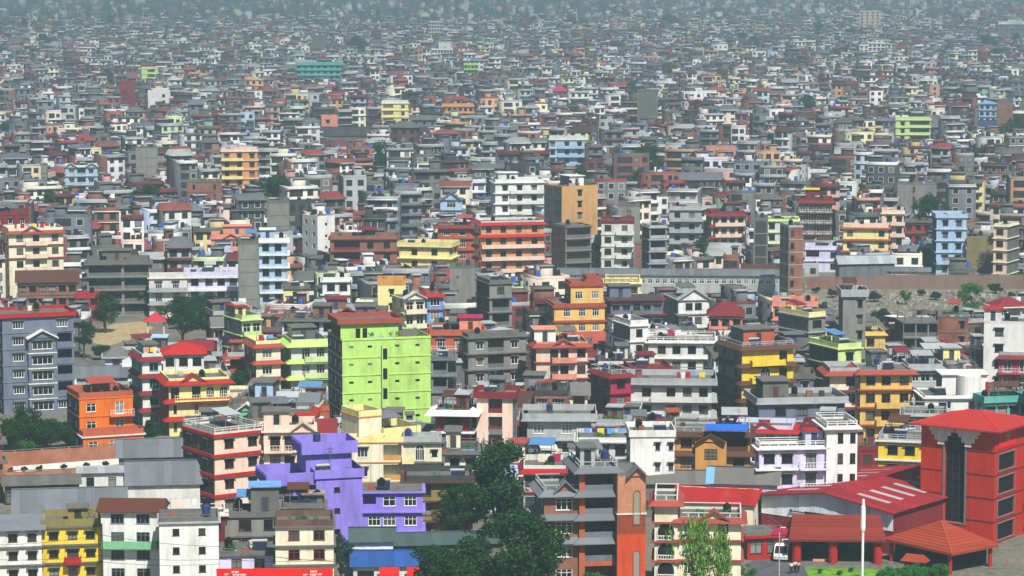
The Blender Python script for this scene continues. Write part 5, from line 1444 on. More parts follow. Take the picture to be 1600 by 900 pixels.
for L in (
    ('tall dark tree beside the brick and orange house', 782, 884, 17.0, 'tall', 1.15),
    ('dark tree left of the tall dark tree', 728, 852, 9.0, 'dark', 1.1),
    ('broad dark tree at the bottom centre left of the tiered house', 824, 966, 14.0, 'dark', 1.0),
    ('low spreading dark tree over the blue roofed shop', 735, 945, 10.0, 'bush', 1.35),
    ('leafy dark tree at the bottom edge under the tall dark tree', 680, 950, 8.0, 'dark', 1.2),
    ('dark scrub tree between cream stained house and gabled shed', 533, 912, 6.5, 'dark', .7),
    ('small tree at the foot of the brick and orange house', 925, 962, 6.0, 'green', 1.1),
    ('pale willow before the white arched house', 1080, 964, 13.0, 'willow', .85),
    ('second pale willow spray at the right of the white arched house', 1120, 964, 12.0, 'willow', .6),
    ('round tree by the red corner shop', 1163, 925, 4.0, 'green', 1.1),
    ('small dark tree before the low purple house', 625, 850, 5.5, 'dark', .8),
    ('tree right of the white cube house', 1022, 728, 4.0, 'green', 1.1),
    ('tree behind the yellow arched house', 375, 640, 7.0, 'dark', 1.0),
    ('tree in front of the orange house side yard', 235, 695, 5.5, 'bush', .7),
    ('dark bush below the grey apartment block at the left edge', 12, 708, 7.5, 'bush', 1.1),
    ('dark bush below the grey apartment block near the orange house', 72, 706, 7.2, 'bush', 1.15),
    ('dark bush against the orange house side yard', 108, 700, 5.0, 'bush', .9),
    ('tall dark tree behind the left end of the brick wall', 40, 702, 7.5, 'dark', .9),
    ('green bush at the left end of the brick boundary wall', 45, 712, 3.6, 'hedge', .9),
    ('tall dark tree at the left of the clearing', 165, 520, 9.0, 'tall', 1.3),
    ('green tree behind the clearing', 222, 492, 6.5, 'green', 1.0),
    ('dark tree left of the gazebo path by the grey apartment block', 132, 560, 8.0, 'dark', .8),
    ('large dark tree right of the gazebo', 285, 545, 11.0, 'dark', 1.0),
    ('second large dark tree right of the gazebo', 325, 538, 11.0, 'dark', .9),
    ('round dark tree between gazebo and white-painted house', 300, 515, 10.0, 'bush', .9),
    ('green undergrowth at the front of the clearing', 160, 562, 4.0, 'bush', 1.1),
    ('big round green tree on the river bank', 1518, 504, 8.8, 'green', 1.0),
    ('small round tree on the river bank', 1415, 476, 3.8, 'green', 1.0),
    ('dark bush right of the tall grey stair tower', 1375, 512, 5.5, 'bush', .9),
    ('thin tree before the grey balustrade house', 1115, 645, 7.5, 'tall', 1.2),
    ('bushy tree before the grey balustrade house', 1085, 652, 4.2, 'bush', 1.0),
    ('round tree beside the riverside row building', 1098, 418, 8.2, 'dark', .8),
    ('tree by the pink house with salmon balconies', 905, 645, 4.0, 'dark', 1.0),
    ('dark tree in the left distance below the pastel twin-gabled house', 85, 318, 9.0, 'dark', .8),
    ('tree in the left distance by the pastel gabled house', 183, 300, 11.0, 'tall', .9),
    ('large dark tree in the right distance', 1302, 212, 16.0, 'dark', 1.0),
    ('dark tree right of the large dark tree', 1328, 222, 11.0, 'dark', 1.0),
    ('round green tree in the right distance', 1415, 158, 11.0, 'green', 1.2),
    ('round dark tree in the left distance', 337, 145, 12.0, 'dark', 1.0),
    ('dark tree in the centre-left distance', 420, 224, 15.0, 'dark', .9),
    ('dark tree cluster behind the tan tower', 888, 214, 9.0, 'bush', 1.2),
    ('dark tree left of the wide dark-roofed hall', 470, 222, 9.0, 'dark', 1.1),
    ('dark tree in the centre distance', 790, 190, 12.0, 'dark', 1.1),
    ('hazy round tree in the right distance', 928, 116, 12.0, 'dark', 1.1),
    ('hazy tree right of the first hazy round tree', 980, 114, 11.0, 'dark', 1.0),
    ('hazy dark tree above the teal office block', 440, 86, 12.0, 'dark', 1.0),
    ('hazy dark tree in the far right', 1340, 92, 13.0, 'dark', 1.1),
):
    tree(*L)
for k, x in enumerate((1385, 1408, 1432, 1462)):
    tree('green hedge bush %s below the red complex' % ('leftmost', 'second from left', 'third from left', 'rightmost')[k], x, 925 - 3 * k, 4.2, 'hedge', .8, 'hedge bushes below the red complex', 'bush')
for k, x in enumerate((1515, 1545, 1575, 1600)):
    tree('clipped green bush %s at the bottom right corner' % ('leftmost', 'second from left', 'third from left', 'rightmost')[k], x, 932, 3.6, 'hedge', .8, 'bushes at the bottom right corner', 'bush')
for k, (x, y) in enumerate(((1282, 896), (1312, 899), (1330, 894), (1340, 906))):
    tree('small round shrub on the lawn, %s from left' % ('first', 'second', 'third', 'fourth')[k], x, y, .9, 'hedge', .9, 'shrubs on the lawn', 'bush')
for k, x in enumerate((1275, 1300, 1366, 1440, 1462, 1555, 1580, 1598)):
    tree('%s scrubby bush from the left on the river bank' % ('first', 'second', 'third', 'fourth', 'fifth', 'sixth', 'seventh', 'eighth')[k], x, 458 + (k * 7) % 17, 2.0 + (k % 3) * .7, 'bush', 1.1, 'scrub on the river bank', 'bush')
for k, x in enumerate((17, 38, 62, 100, 135, 165)):
    tree('low weed clump number %s from the left along the white plinth' % ('one', 'two', 'three', 'four', 'five', 'six')[k], x, 741 - x * .068, 1.3, 'bush', .9, 'weeds along the white plinth', 'bush')

# ================================================================ settle footprints, then fill the gaps with houses
manual = list(SITES)
manual.sort(key=lambda s: s.y)
for i, s in enumerate(manual):
    if getattr(s, 'custom', False): continue
    dmin = 3.5
    for t in manual:
        if t is s or t.y < s.y - .5 and t.y + t.D < s.y: continue
        if abs(t.x - s.x) > 45 or abs(t.y - s.y) > 60: continue
        if t.y >= s.y or getattr(t, 'custom', False):
            g = 0
            while not sep(obb(s, -.05), obb(t, -.05)) and s.D > dmin and g < 40:
                s.D = max(dmin, s.D - .4); g += 1

VIEW = []
def keep(x0, x1, yb, py):
    s = Site(); s.x0, s.x1, s.yb, s.y = x0, x1, yb, at_z(800, py).y
    VIEW.append(s)
keep(118, 350, 540, 530); keep(118, 215, 552, 545); keep(860, 1300, 462, 450); keep(1255, 1640, 470, 460); keep(1480, 1545, 500, 500); keep(1355, 1400, 505, 505)
keep(1060, 1130, 640, 645); keep(0, 110, 690, 700); keep(1080, 1115, 388, 415)
GRID = {}
def gkey(x, y): return int(x // 25), int(y // 25)
def gadd(s):
    s.poly = obb(s, .12)
    for k in {gkey(*p) for p in s.poly} | {gkey(s.x, s.y)}: GRID.setdefault(k, []).append(s)
def clash(poly, x, y):
    kx, ky = gkey(x, y)
    for a in (-1, 0, 1):
        for b in (-1, 0, 1):
            for t in GRID.get((kx + a, ky + b), ()):
                if not sep(poly, t.poly): return True
    return False
for s in manual: gadd(s)
for o in list(COL.objects):      # trees keep their place too
    if o.name.startswith('tree') and o.parent is None and o.location.y < 900:
        s = Site(); s.x, s.y, s.th, s.W, s.D = o.location.x, o.location.y - 1.2, 0, 2.4, 2.4
        gadd(s)

# strips with nothing built on them, as base rows in the photo
OPEN = [(120, 350, 500, 545), (130, 215, 490, 560), (860, 1640, 442, 505), (1200, 1640, 840, 990), (640, 900, 860, 990), (-60, 320, 690, 780), (1040, 1660, 745, 990), (540, 700, 838, 990), (-80, 540, 800, 990), (800, 1040, 840, 990)]
def is_open(px, py):
    return any(a <= px <= b and c <= py <= d for a, b, c, d in OPEN)

WALLS = ['con'] * 24 + ['gry'] * 10 + ['dco'] * 8 + ['brk'] * 12 + ['dbr'] * 8 + ['crm'] * 9 + ['pye'] * 4 + ['wht'] * 13 + ['off'] * 12 + ['pnk'] * 6 + ['lgy'] * 13 + ['sal'] * 3 + ['ora'] * 3 + ['oran'] * 3 + ['lbl'] * 4 + ['teal'] * 1 + ['lgr'] * 2 + ['gbl'] * 9 + ['lil'] * 3 + ['mar'] * 3 + ['gol'] * 2 + ['och'] * 2 + ['grn'] * 1 + ['brn'] * 3
TRIMS = ['same'] * 5 + ['red'] * 1 + ['mar'] * 3 + ['ter'] * 2 + ['wht'] * 5 + ['lgy'] * 6 + ['con'] * 5
rf = random.Random(21)
fills = []
Y = 392.0
NEAR_MAX = 720.0
while Y < 5200:
    half = Y * 800 / FPX * 1.07 + 6
    x = -half + rf.uniform(0, 6)
    while x < half:
        W = rf.uniform(5.2, 9.6); D = rf.uniform(6.5, 9.5)
        dist_k = math.sin(x / 37 + Y / 71) + math.sin(x / 91 - Y / 53)
        W *= 1 + .12 * dist_k
        if rf.random() < .05: W *= 1.7; D *= 1.3
        cx = x + W / 2
        x += W + (rf.uniform(.3, 1.3) if rf.random() > .1 else rf.uniform(2.5, 6))
        cy = Y + rf.uniform(-1.5, 1.5)
        rel = R(11) + R(13) * math.sin(cx / 60 + cy / 97) + rf.gauss(0, R(5) if cy < 560 else R(12))
        th = rel - math.atan2(cx, cy)
        s = Site(); s.x, s.y, s.th, s.W, s.D = cx, cy, th, W, D
        bx, by, dep = proj((cx, cy, 0))
        if is_open(bx, by): continue
        if rf.random() < .035 + (.25 if dist_k < -1.55 else 0): continue
        if by < 74 and rf.random() < (.96 if bx < 950 else .85) * min(1, (74 - by) / 28): continue
        poly = obb(s, .05)
        if clash(poly, cx, cy):
            s.W *= .62; s.D *= .7
            poly = obb(s, .05)
            if clash(poly, cx, cy): continue
        n = rf.choices((2, 3, 4, 5, 6), (14, 34, 33, 14, 3) if cy < 640 else (5, 19, 35, 27, 14))[0]
        if s.W < 5: n = min(n, 3)
        sh = rf.uniform(2.75, 3.05)
        s.s = FPX / dep
        hw = (s.W * math.cos(rel) + abs(s.D * math.sin(rel))) / 2 * s.s
        s.x0, s.x1 = bx - hw, bx + hw
        ok = False
        while n >= 1:
            top = proj((cx, cy, n * sh + 1.0))[1]
            bad = False
            for t in manual + VIEW:
                if t.y > cy + 2 and min(t.x1, s.x1) - max(t.x0, s.x0) > max(3.0, .1 * (t.x1 - t.x0)) and top < t.yb - 3:
                    bad = True; break
            if not bad: ok = True; break
            n -= 1
        if not ok: continue
        hid = False
        for t in manual:
            if t.y < cy and t.x0 <= s.x0 + 2 and t.x1 >= s.x1 - 2 and t.yt <= top - 4 and proj((t.x, t.y, 0))[1] > by - 2: hid = True; break
        if hid: continue
        s.n, s.sh, s.h = n, sh, n * sh + .9
        s.yt, s.xm = top, bx
        s.manual = False
        gadd(s); fills.append(s)
    Y += rf.uniform(8.8, 10.8)

houses = [s for s in manual if hasattr(s, 'spec')]
fills.sort(key=lambda s: s.y)
N_THING = 300 - len(houses)
near = [s for s in fills if -5 < s.x1 and s.x0 < 1605 and s.yt < 905][:N_THING]
near_ids = {id(s) for s in near}
far = [s for s in fills if id(s) not in near_ids]

def rand_style(s, r):
    w = r.choice(WALLS); t = r.choice(TRIMS)
    if w in ('con', 'gry', 'dco', 'brk', 'dbr') and r.random() < .6: t = r.choice(('con', 'lgy', 'con', 'dco', 'ter'))
    if t == 'same': t = w
    side = w if r.random() < .4 else r.choice(('con', 'gry', 'brk', 'dco', 'con'))
    o = dict(wall=w, side=side, trim=t, win=r.choice(('w2', 'w3', 'd2', 'k2', 'g2', 'd3', 'k1')), ww=r.uniform(1.1, 1.8), wh=r.uniform(1.2, 1.6))
    o['band'] = r.choices(('slab', 'pent', 'toppent', 'thin', 'none'), (40, 14 if t in ('mar', 'ter', 'red') else 2, 18 if t in ('mar', 'ter', 'red') else 2, 18, 10))[0]
    o['bp'] = r.uniform(.4, 1.0); o['bt'] = r.uniform(.15, .4)
    q = r.random()
    if q < .3: o['bal'] = ((0.0 if r.random() < .6 else .4, 1.0 if r.random() < .6 else .6, None, r.choice(('solid', 'solid', 'rail')), r.choice((t, 'off', 'con'))),)
    elif q < .5:
        a = r.choice((.02, .3, .5)); o['log'] = ((a, a + r.uniform(.33, .46), None),)
    o['par'] = r.choices(('solid', 'rail', 'post', 'none'), (50, 20, 18, 12))[0]
    o['parc'] = r.choice((t, t, 'con', 'lgy', w)); o['ph'] = r.uniform(.6, 1.1); o['pp'] = r.choice((0, 0, .3, .6))
    if r.random() < .62:
        a = r.choice((.02, .3, .55)); o['cab'] = (a, a + r.uniform(.3, .44), r.uniform(2.1, 2.7), r.choice((w, w, 'con', 'brk')), r.choice((t, 'con', 'lgy')))
    if r.random() < .13: o['roof'] = r.choice(('hip', 'gable', 'gable')); o['roofc'] = r.choice(('mar', 'ter', 'gry', 'lgy', 'brn', 'con', 'con')); o['cab'] = None
    elif r.random() < .12: o['ped'] = ((.25, .75, 1.2),)
    if o.get('roof', 'flat') == 'flat' and r.random() < .33: o['stubs'] = True
    o['roofc'] = o.get('roofc') or r.choice(('con', 'con', 'dco', 'lgy', '7d6a58'))
    if r.random() < .9 and o.get('roof', 'flat') == 'flat': o['tank'] = ((r.uniform(.15, .85), r.uniform(.15, .3), r.choice(('blk', 'blk', 'blk', 'nav')),),)
    return o

NUM = {1: 'one-storey', 2: 'two-storey', 3: 'three-storey', 4: 'four-storey', 5: 'five-storey', 6: 'six-storey'}
TRN = {'wht': 'white', 'lgy': 'light grey', 'con': 'concrete', 'mar': 'maroon', 'ter': 'terracotta', 'red': 'red', 'dco': 'dark'}
def name_fill(s, o):
    """says which one by look first, then by the nearest things that can be named"""
    w = CNAME[o['wall']]
    base = '%s %s house' % (w, NUM[s.n])
    ex = ''
    if o.get('roof', 'flat') != 'flat': ex = ' under a %s roof' % {'mar': 'maroon', 'ter': 'terracotta', 'gry': 'grey', 'lgy': 'light grey', 'brn': 'brown', 'blu': 'blue', 'con': 'grey'}[o['roofc']]
    elif o['band'] in ('pent', 'toppent') and o['trim'] in TRN: ex = ' with %s skirt roof' % TRN[o['trim']]
    elif o.get('log'): ex = ' with recessed balconies'
    elif o.get('bal'): ex = ' with projecting balconies'
    ref = sorted((t for t in manual if hasattr(t, 'short')), key=lambda t: abs(t.xm - s.xm) + 1.6 * abs(t.yt - s.yt) + 60 * max(0, len(t.short.split()) - 4))[:12]
    def rel(t):
        dx, dy = s.xm - t.xm, s.yt - t.yt
        if abs(dx) > abs(dy) * 1.2: return ('just ' if abs(dx) < 70 else '') + ('right' if dx > 0 else 'left') + ' of the ' + t.short
        return ('in front of the ' if s.y < t.y else 'behind the ') + t.short
    for t in ref:
        for lab in (base + ex + ' ' + rel(t),):
            if lab not in LABELS and len(lab.split()) <= 16: return lab
    for t in ref:
        for u in ref:
            if t is not u:
                lab = '%s between the %s and the %s' % (base, t.short, u.short)
                if lab not in LABELS and len(lab.split()) <= 16: return lab
    return base + ex

for s in near:
    s.opt = rand_style(s, rf)
for s in manual:
    if hasattr(s, 'spec'): realise(s)
    elif hasattr(s, 'shed'): realise_shed(s)
for s in near:
    o = s.opt
    lab = name_fill(s, o)
    tk = o.pop('tank', ())
    s.spec = (lab, '', 'house', 'house', o, ())
    s.short = lab; s.group = 'houses packed together across the valley floor'
    realise(s)
    LABELS.add(lab)
    if tk and s.s > 5.5 and len(lab.split()) <= 11:
        tank(s.root, s, (tk[0][0] - .5) * s.W, tk[0][1] * s.D, s.n * s.sh, tk[0][2], lab)
print('houses', len(houses), 'near fills', len(near), 'far', len(far), 'sheds', sum(hasattr(s, 'shed') for s in manual))

# ---------------------------------------------------------------- water tanks
_tm = {}
def tank_parts(col):
    if col not in _tm:
        mb = MB(); z = .35
        for z0, z1, r0, r1 in ((z, z + 1.0, .52, .52), (z + 1.0, z + 1.22, .52, .24)): mb.cyl(0, 0, r0, z0, z1, 12, 0, r1)
        for k in range(3): mb.cyl(0, 0, .55, z + .2 + k * .28, z + .28 + k * .28, 12)
        b = mb.mesh('tank_body', [M('gloss', col)])
        mb = MB(); mb.cyl(0, 0, .22, z + 1.222, z + 1.3, 10); l = mb.mesh('tank_lid', [M('gloss', col)])
        mb = MB(); mb.box(-.55, .55, -.55, .55, .24, .345)
        for a in (-.45, .45):
            for c in (-.45, .45): mb.box(a - .07, a + .07, c - .07, c + .07, .003, .24)
        st = mb.mesh('tank_stand', [M('concrete', 'con')])
        _tm[col] = (b, l, st)
    return _tm[col]
for lab, p, col in TANKS:
    b, l, st = tank_parts(col)
    o = thing('water_tank', lab, 'water tank', p, 0, 'water tanks on roofs')
    link('tank_body', b, o); link('tank_lid', l, o); link('tank_stand', st, o)

# ---------------------------------------------------------------- laundry
def laundry(short, n, z_extra=0.0, f0=.1, f1=.9, fy=.12, seed=0):
    s = next((t for t in manual if getattr(t, 'short', '') == short), None)
    if s is None: return
    r = random.Random(seed + len(short))
    c, q = math.cos(s.th), math.sin(s.th)
    x0, x1, y = (f0 - .5) * s.W, (f1 - .5) * s.W, fy * s.D
    zr = s.n * s.sh + z_extra
    root = thing('laundry_line', 'washing line of coloured clothes on the roof of the ' + short, 'laundry', (s.x + c * x0 - q * y, s.y + q * x0 + c * y, zr), s.th)
    L = x1 - x0
    mb = MB(); mb.bar((0, 0, 0), (0, 0, 1.9), .03, 5); mb.bar((L, 0, 0), (L, 0, 1.9), .03, 5); mb.bar((0, 0, 1.85), (L, 0, 1.85), .012, 4)
    mb.build('line_posts', M('plain', 'gry'), root)
    x = .3
    while x < L - .8:
        w, h = r.uniform(.4, 1.2), r.uniform(.6, 1.3)
        mb = MB(); k = 4
        for i in range(k):
            a, b = x + w * i / k, x + w * (i + 1) / k
            d0, d1 = .05 * math.sin(i * 1.7), .05 * math.sin((i + 1) * 1.7)
            mb.poly([(a, d0, 1.84 - h), (b, d1, 1.84 - h), (b, d1 * .2, 1.84), (a, d0 * .2, 1.84)])
        mb.build('cloth', M('plain', r.choice(('red', 'wht', 'pnk', 'blu', 'mag', 'off', 'yel', 'nav', 'wht', 'sal'))), root)
        x += w + r.uniform(.05, .5)
laundry('white terrace with laundry', 12, 0, .05, .98)
laundry('maroon terrace house', 8, 0, .1, .6, .5)
laundry('grey balustrade house', 8, 0, .55, .98)
laundry('small grey terrace house', 8, 0, .3, .98, .4)
laundry('white house with teal windows', 6)
laundry('cream apartment house', 6)
laundry('cream house with red skirts', 6)
laundry('long white terrace house', 6, 0, .1, .5, .4)

kk = 0
for s in near:
    if s.s > 6 and s.W > 6 and s.opt.get('roof', 'flat') == 'flat' and len(s.short.split()) <= 9 and kk < 26 and random.Random(s.short).random() < .45:
        kk += 1
        manual_short = s.short
        x0, x1, y = -.35 * s.W, .35 * s.W, .2 * s.D
        c, q = math.cos(s.th), math.sin(s.th); r = random.Random(s.short)
        root = thing('laundry_line', 'washing line of clothes on the ' + s.short, 'laundry', (s.x + c * x0 - q * y, s.y + q * x0 + c * y, s.n * s.sh), s.th)
        L = x1 - x0
        mb = MB(); mb.bar((0, 0, 0), (0, 0, 1.9), .03, 5); mb.bar((L, 0, 0), (L, 0, 1.9), .03, 5); mb.bar((0, 0, 1.85), (L, 0, 1.85), .012, 4)
        mb.build('line_posts', M('plain', 'gry'), root)
        x = .2
        while x < L - 1.0:
            w, h = r.uniform(.35, .9), r.uniform(.5, 1.2)
            if r.random() < .75:
                mb = MB(); mb.poly([(x, .02, 1.84 - h), (x + w, -.03, 1.84 - h), (x + w, 0, 1.84), (x, 0, 1.84)])
                mb.build('cloth', M('plain', r.choice(('red', 'wht', 'pnk', 'blu', 'mag', 'off', 'yel', 'nav', 'wht', 'sal', 'dgr', 'teal'))), root)
            x += w + r.uniform(.05, .4)

# ---------------------------------------------------------------- signboard above the shops
def signboard():
    a, b = at_y(338, 889, 344), at_y(520, 889, 344)
    lo = at_y(430, 903, 344).z
    root = thing('signboard', 'long red shop signboard with small white script at the bottom edge', 'signboard', (a.x, 344, 0), 0)
    L = b.x - a.x; z1 = a.z
    mb = MB(); mb.box(0, L, 0, .25, lo - .6, z1); mb.build('panel', M('plain', 'e01410'), root)
    mb = MB(); 
    for k in range(7): x = L * (k + .5) / 7; mb.box(x - .06, x + .06, .05, .2, 0, lo - .6)
    mb.build('posts', M('plain', 'gry'), root)
    def script(x, z, w, h, r):
        mb = MB(); mb.box(x, x + w, -.03, -.004, z + h * .8, z + h)
        u = x + .05
        while u < x + w - .1:
            mb.box(u, u + .05, -.03, -.004, z + r.uniform(0, .15) * h, z + h * .8)
            if r.random() < .7: mb.box(u + .05, u + .14, -.03, -.004, z + h * r.choice((.2, .4)), z + h * .52)
            u += r.uniform(.14, .24)
        mb.build('lettering', M('plain', 'wht'), root)
    r = random.Random(5)
    s = 13.08
    for px, w, dz in ((351, .55, -.85), (362, .9, -.55), (364, .9, -.95), (376, .7, -.9), (476, .6, -.9), (487, .9, -.5), (487, .9, -.9), (500, .5, -.85)):
        script((px - 338) / s, z1 + dz, w, .28, r)
signboard()

# red awnings under the blue roof
s = next(t for t in manual if getattr(t, 'short', '') == 'blue roofed shop')
for k, (f0, f1) in enumerate(((.35, .62), (.72, .98))):
    c, q = math.cos(s.th), math.sin(s.th)
    x0, x1 = (f0 - .5) * s.W, (f1 - .5) * s.W
    root = thing('awning', ('left' if k == 0 else 'right') + ' red cloth awning under the blue roof beside the dark tree', 'awning', (s.x + c * x0, s.y + q * x0, 0), s.th)
    mb = MB(); L = x1 - x0
    mb.poly([(0, -.75, 2.95), (L, -.75, 2.95), (L, -1.9, 2.35), (0, -1.9, 2.35)]); mb.poly([(0, -1.9, 2.35), (L, -1.9, 2.35), (L, -1.92, 1.85), (0, -1.92, 1.85)]); mb.poly([(0, -.75, 2.92), (0, -1.88, 2.3), (L, -1.88, 2.3), (L, -.75, 2.92)])
    mb.build('cloth', M('plain', 'e01410'), root)
    mb = MB()
    for x in (.05, L - .05): mb.bar((x, -1.85, 0), (x, -1.85, 2.3), .03, 5)
    mb.build('post', M('plain', 'gry'), root)

# blue awning on the ochre house
s = next(t for t in manual if getattr(t, 'short', '').startswith('ochre house'))
c, q = math.cos(s.th), math.sin(s.th)
x0, x1 = s.lx(1103), s.lx(1168)
root = thing('awning', 'bright blue sheet awning on the ochre house', 'awning', (s.x + c * x0 + q * 1.0, s.y + q * x0 - c * 1.0, s.hz(668)), s.th)
mb = MB(); L = x1 - x0
mb.poly([(0, -.9, 0), (L, -.9, 0), (L, 1.05, .55), (0, 1.05, .55)]); mb.poly([(0, -.9, -.12), (L, -.9, -.12), (L, -.9, 0), (0, -.9, 0)])
mb.build('sheet', M('metal', '2460d8'), root)
mb = MB()
for x in (.1, L / 2, L - .1): mb.bar((x, 1.0, -.9), (x, -.85, -.06), .04, 5)
mb.build('bracket', M('plain', 'gry'), root)

# ---------------------------------------------------------------- poles and cables
def pole(label, px, y_top, d, r0, r1, mat, sleeve=None, arm=False):
    a = at_y(px, y_top, d)
    root = thing('street_pole', label, 'pole', (a.x, d, 0), 0)
    mb = MB(); mb.cyl(0, 0, r0, 0, a.z if not sleeve else a.z - sleeve, 10, 0, r1); mb.build('shaft', mat, root)
    if sleeve:
        mb = MB(); mb.cyl(0, 0, r1 * 1.6, a.z - sleeve + .002, a.z - sleeve + .4, 12, 0, r1 * 1.9); mb.cyl(0, 0, r1 * 1.9, a.z - sleeve + .4, a.z - .9, 12, 0, r1 * 1.75); mb.cyl(0, 0, r1 * 1.3, a.z - .9, a.z, 10, 0, r1)
        mb.build('sleeve', mat, root)
    if arm:
        mb = MB(); z = a.z - .05; mb.bar((0, 0, z), (-.6, 0, z + .35), .05, 6); mb.bar((-.6, 0, z + .35), (-1.3, 0, z + .4), .05, 6); mb.build('arm', mat, root)
        mb = MB(); mb.box(-1.9, -1.25, -.12, .12, z + .33, z + .45); mb.build('lamp_head', M('plain', 'lgy'), root)
    return a
pole('white pole with thick upper sleeve in front of the red pavilion', 1349, 780, 352, .17, .17, M('gloss', 'wht'), 4.0)
pole('thin grey pole beside the white vans', 1218, 832, 366, .09, .07, M('plain', 'lgy'))
pole('curved street lamp before the white arched house', 1152, 876, 364, .07, .05, M('plain', 'lgy'), None, True)
pole('dark utility pole between yellow and white houses', 159, 818, 349, .12, .09, M('plain', 'dco'))

def cable(label, pts, d, r=.028):
    P = [at_y(x, y, d) for x, y in pts]
    mb = MB(); o0 = P[0].copy()
    n = 10
    for a, b in zip(P, P[1:]):
        prev = a
        for k in range(1, n + 1):
            t = k / n; q = a.lerp(b, t); q.z -= .25 * math.sin(math.pi * t) * min(1.5, (b - a).length / 12)
            mb.bar(prev - o0, q - o0, r, 4); prev = q
    o = mb.build('power_cable', M('plain', '1c1c1e'), None, o0)
    tag(o, label, 'cable', 'overhead cables')
cable('upper black cable sagging across the white bottom-row houses', [(-20, 852), (159, 836), (345, 854), (560, 858)], 348.8)
cable('black cable below the upper one crossing the bottom-row houses', [(-20, 874), (159, 868), (345, 874), (560, 872)], 348.6)
cable('lowest black cable across the yellow old house', [(-20, 884), (159, 878), (345, 881)], 348.4)
cable('black cable in front of the brick and orange house', [(880, 842), (1160, 846)], 358)
cable('thin cable crossing the pyramid roof', [(1378, 849), (1620, 850)], 360, .018)

# ---------------------------------------------------------------- vans
def van(label, px, py, th, L, hgt, col):
    p = at_z(px, py)
    root = thing('van', label, 'van', (p.x, p.y, .008), th)
    w = .95
    prof = [(-L / 2, .35), (L / 2 - .1, .35), (L / 2, .8), (L / 2 - .15, 1.15), (L / 2 - .95, hgt - .1), (L / 2 - 1.2, hgt), (-L / 2 + .1, hgt), (-L / 2, hgt - .2)]
    mb = MB(); n = len(prof)
    mb.poly([(x, -w, z) for x, z in prof]); mb.poly([(x, w, z) for x, z in prof[::-1]])
    for i in range(n):
        (a, b), (c, d) = prof[i], prof[(i + 1) % n]
        mb.poly([(a, -w, b), (a, w, b), (c, w, d), (c, -w, d)])
    mb.build('body', M('gloss', col), root)
    for sy in (-1, 1):
        mb = MB(); y = sy * (w + .012)
        mb.poly([(-L / 2 + .3, y, hgt * .58), (L / 2 - 1.1, y, hgt * .58), (L / 2 - 1.3, y, hgt * .88), (-L / 2 + .3, y, hgt * .88)][::sy])
        mb.build('side_window', M('gloss', 'blk'), root)
        for x in (-L / 2 + .8, L / 2 - .8):
            mb = MB(); mb.bar((x, sy * (w - .2), .33), (x, sy * (w + .03), .33), .33, 14); t = mb.build('wheel', M('plain', 'blk'), root)
            mb = MB(); mb.bar((x, sy * (w + .031), .33), (x, sy * (w + .05), .33), .17, 10); mb.build('rim', M('plain', 'lgy'), t)
    mb = MB(); mb.poly([(L / 2 - .13, -w + .1, 1.2), (L / 2 - .13, w - .1, 1.2), (L / 2 - .9, w - .15, hgt - .15), (L / 2 - .9, -w + .15, hgt - .15)]); o = mb.build('windscreen', M('gloss', 'blk'), root); o.location = (.03, 0, .02)
    for y in (-.6, .6):
        mb = MB(); mb.box(L / 2 - .06, L / 2 + .02, y - .16, y + .16, .72, .88); mb.build('headlight', M('gloss', 'wht'), root)
van('white van parked nearest beside the red corner shop', 1224, 873, R(-105), 4.8, 2.2, 'wht')
van('pale van parked behind the nearest white van', 1228, 850, R(-100), 4.4, 2.0, 'off')

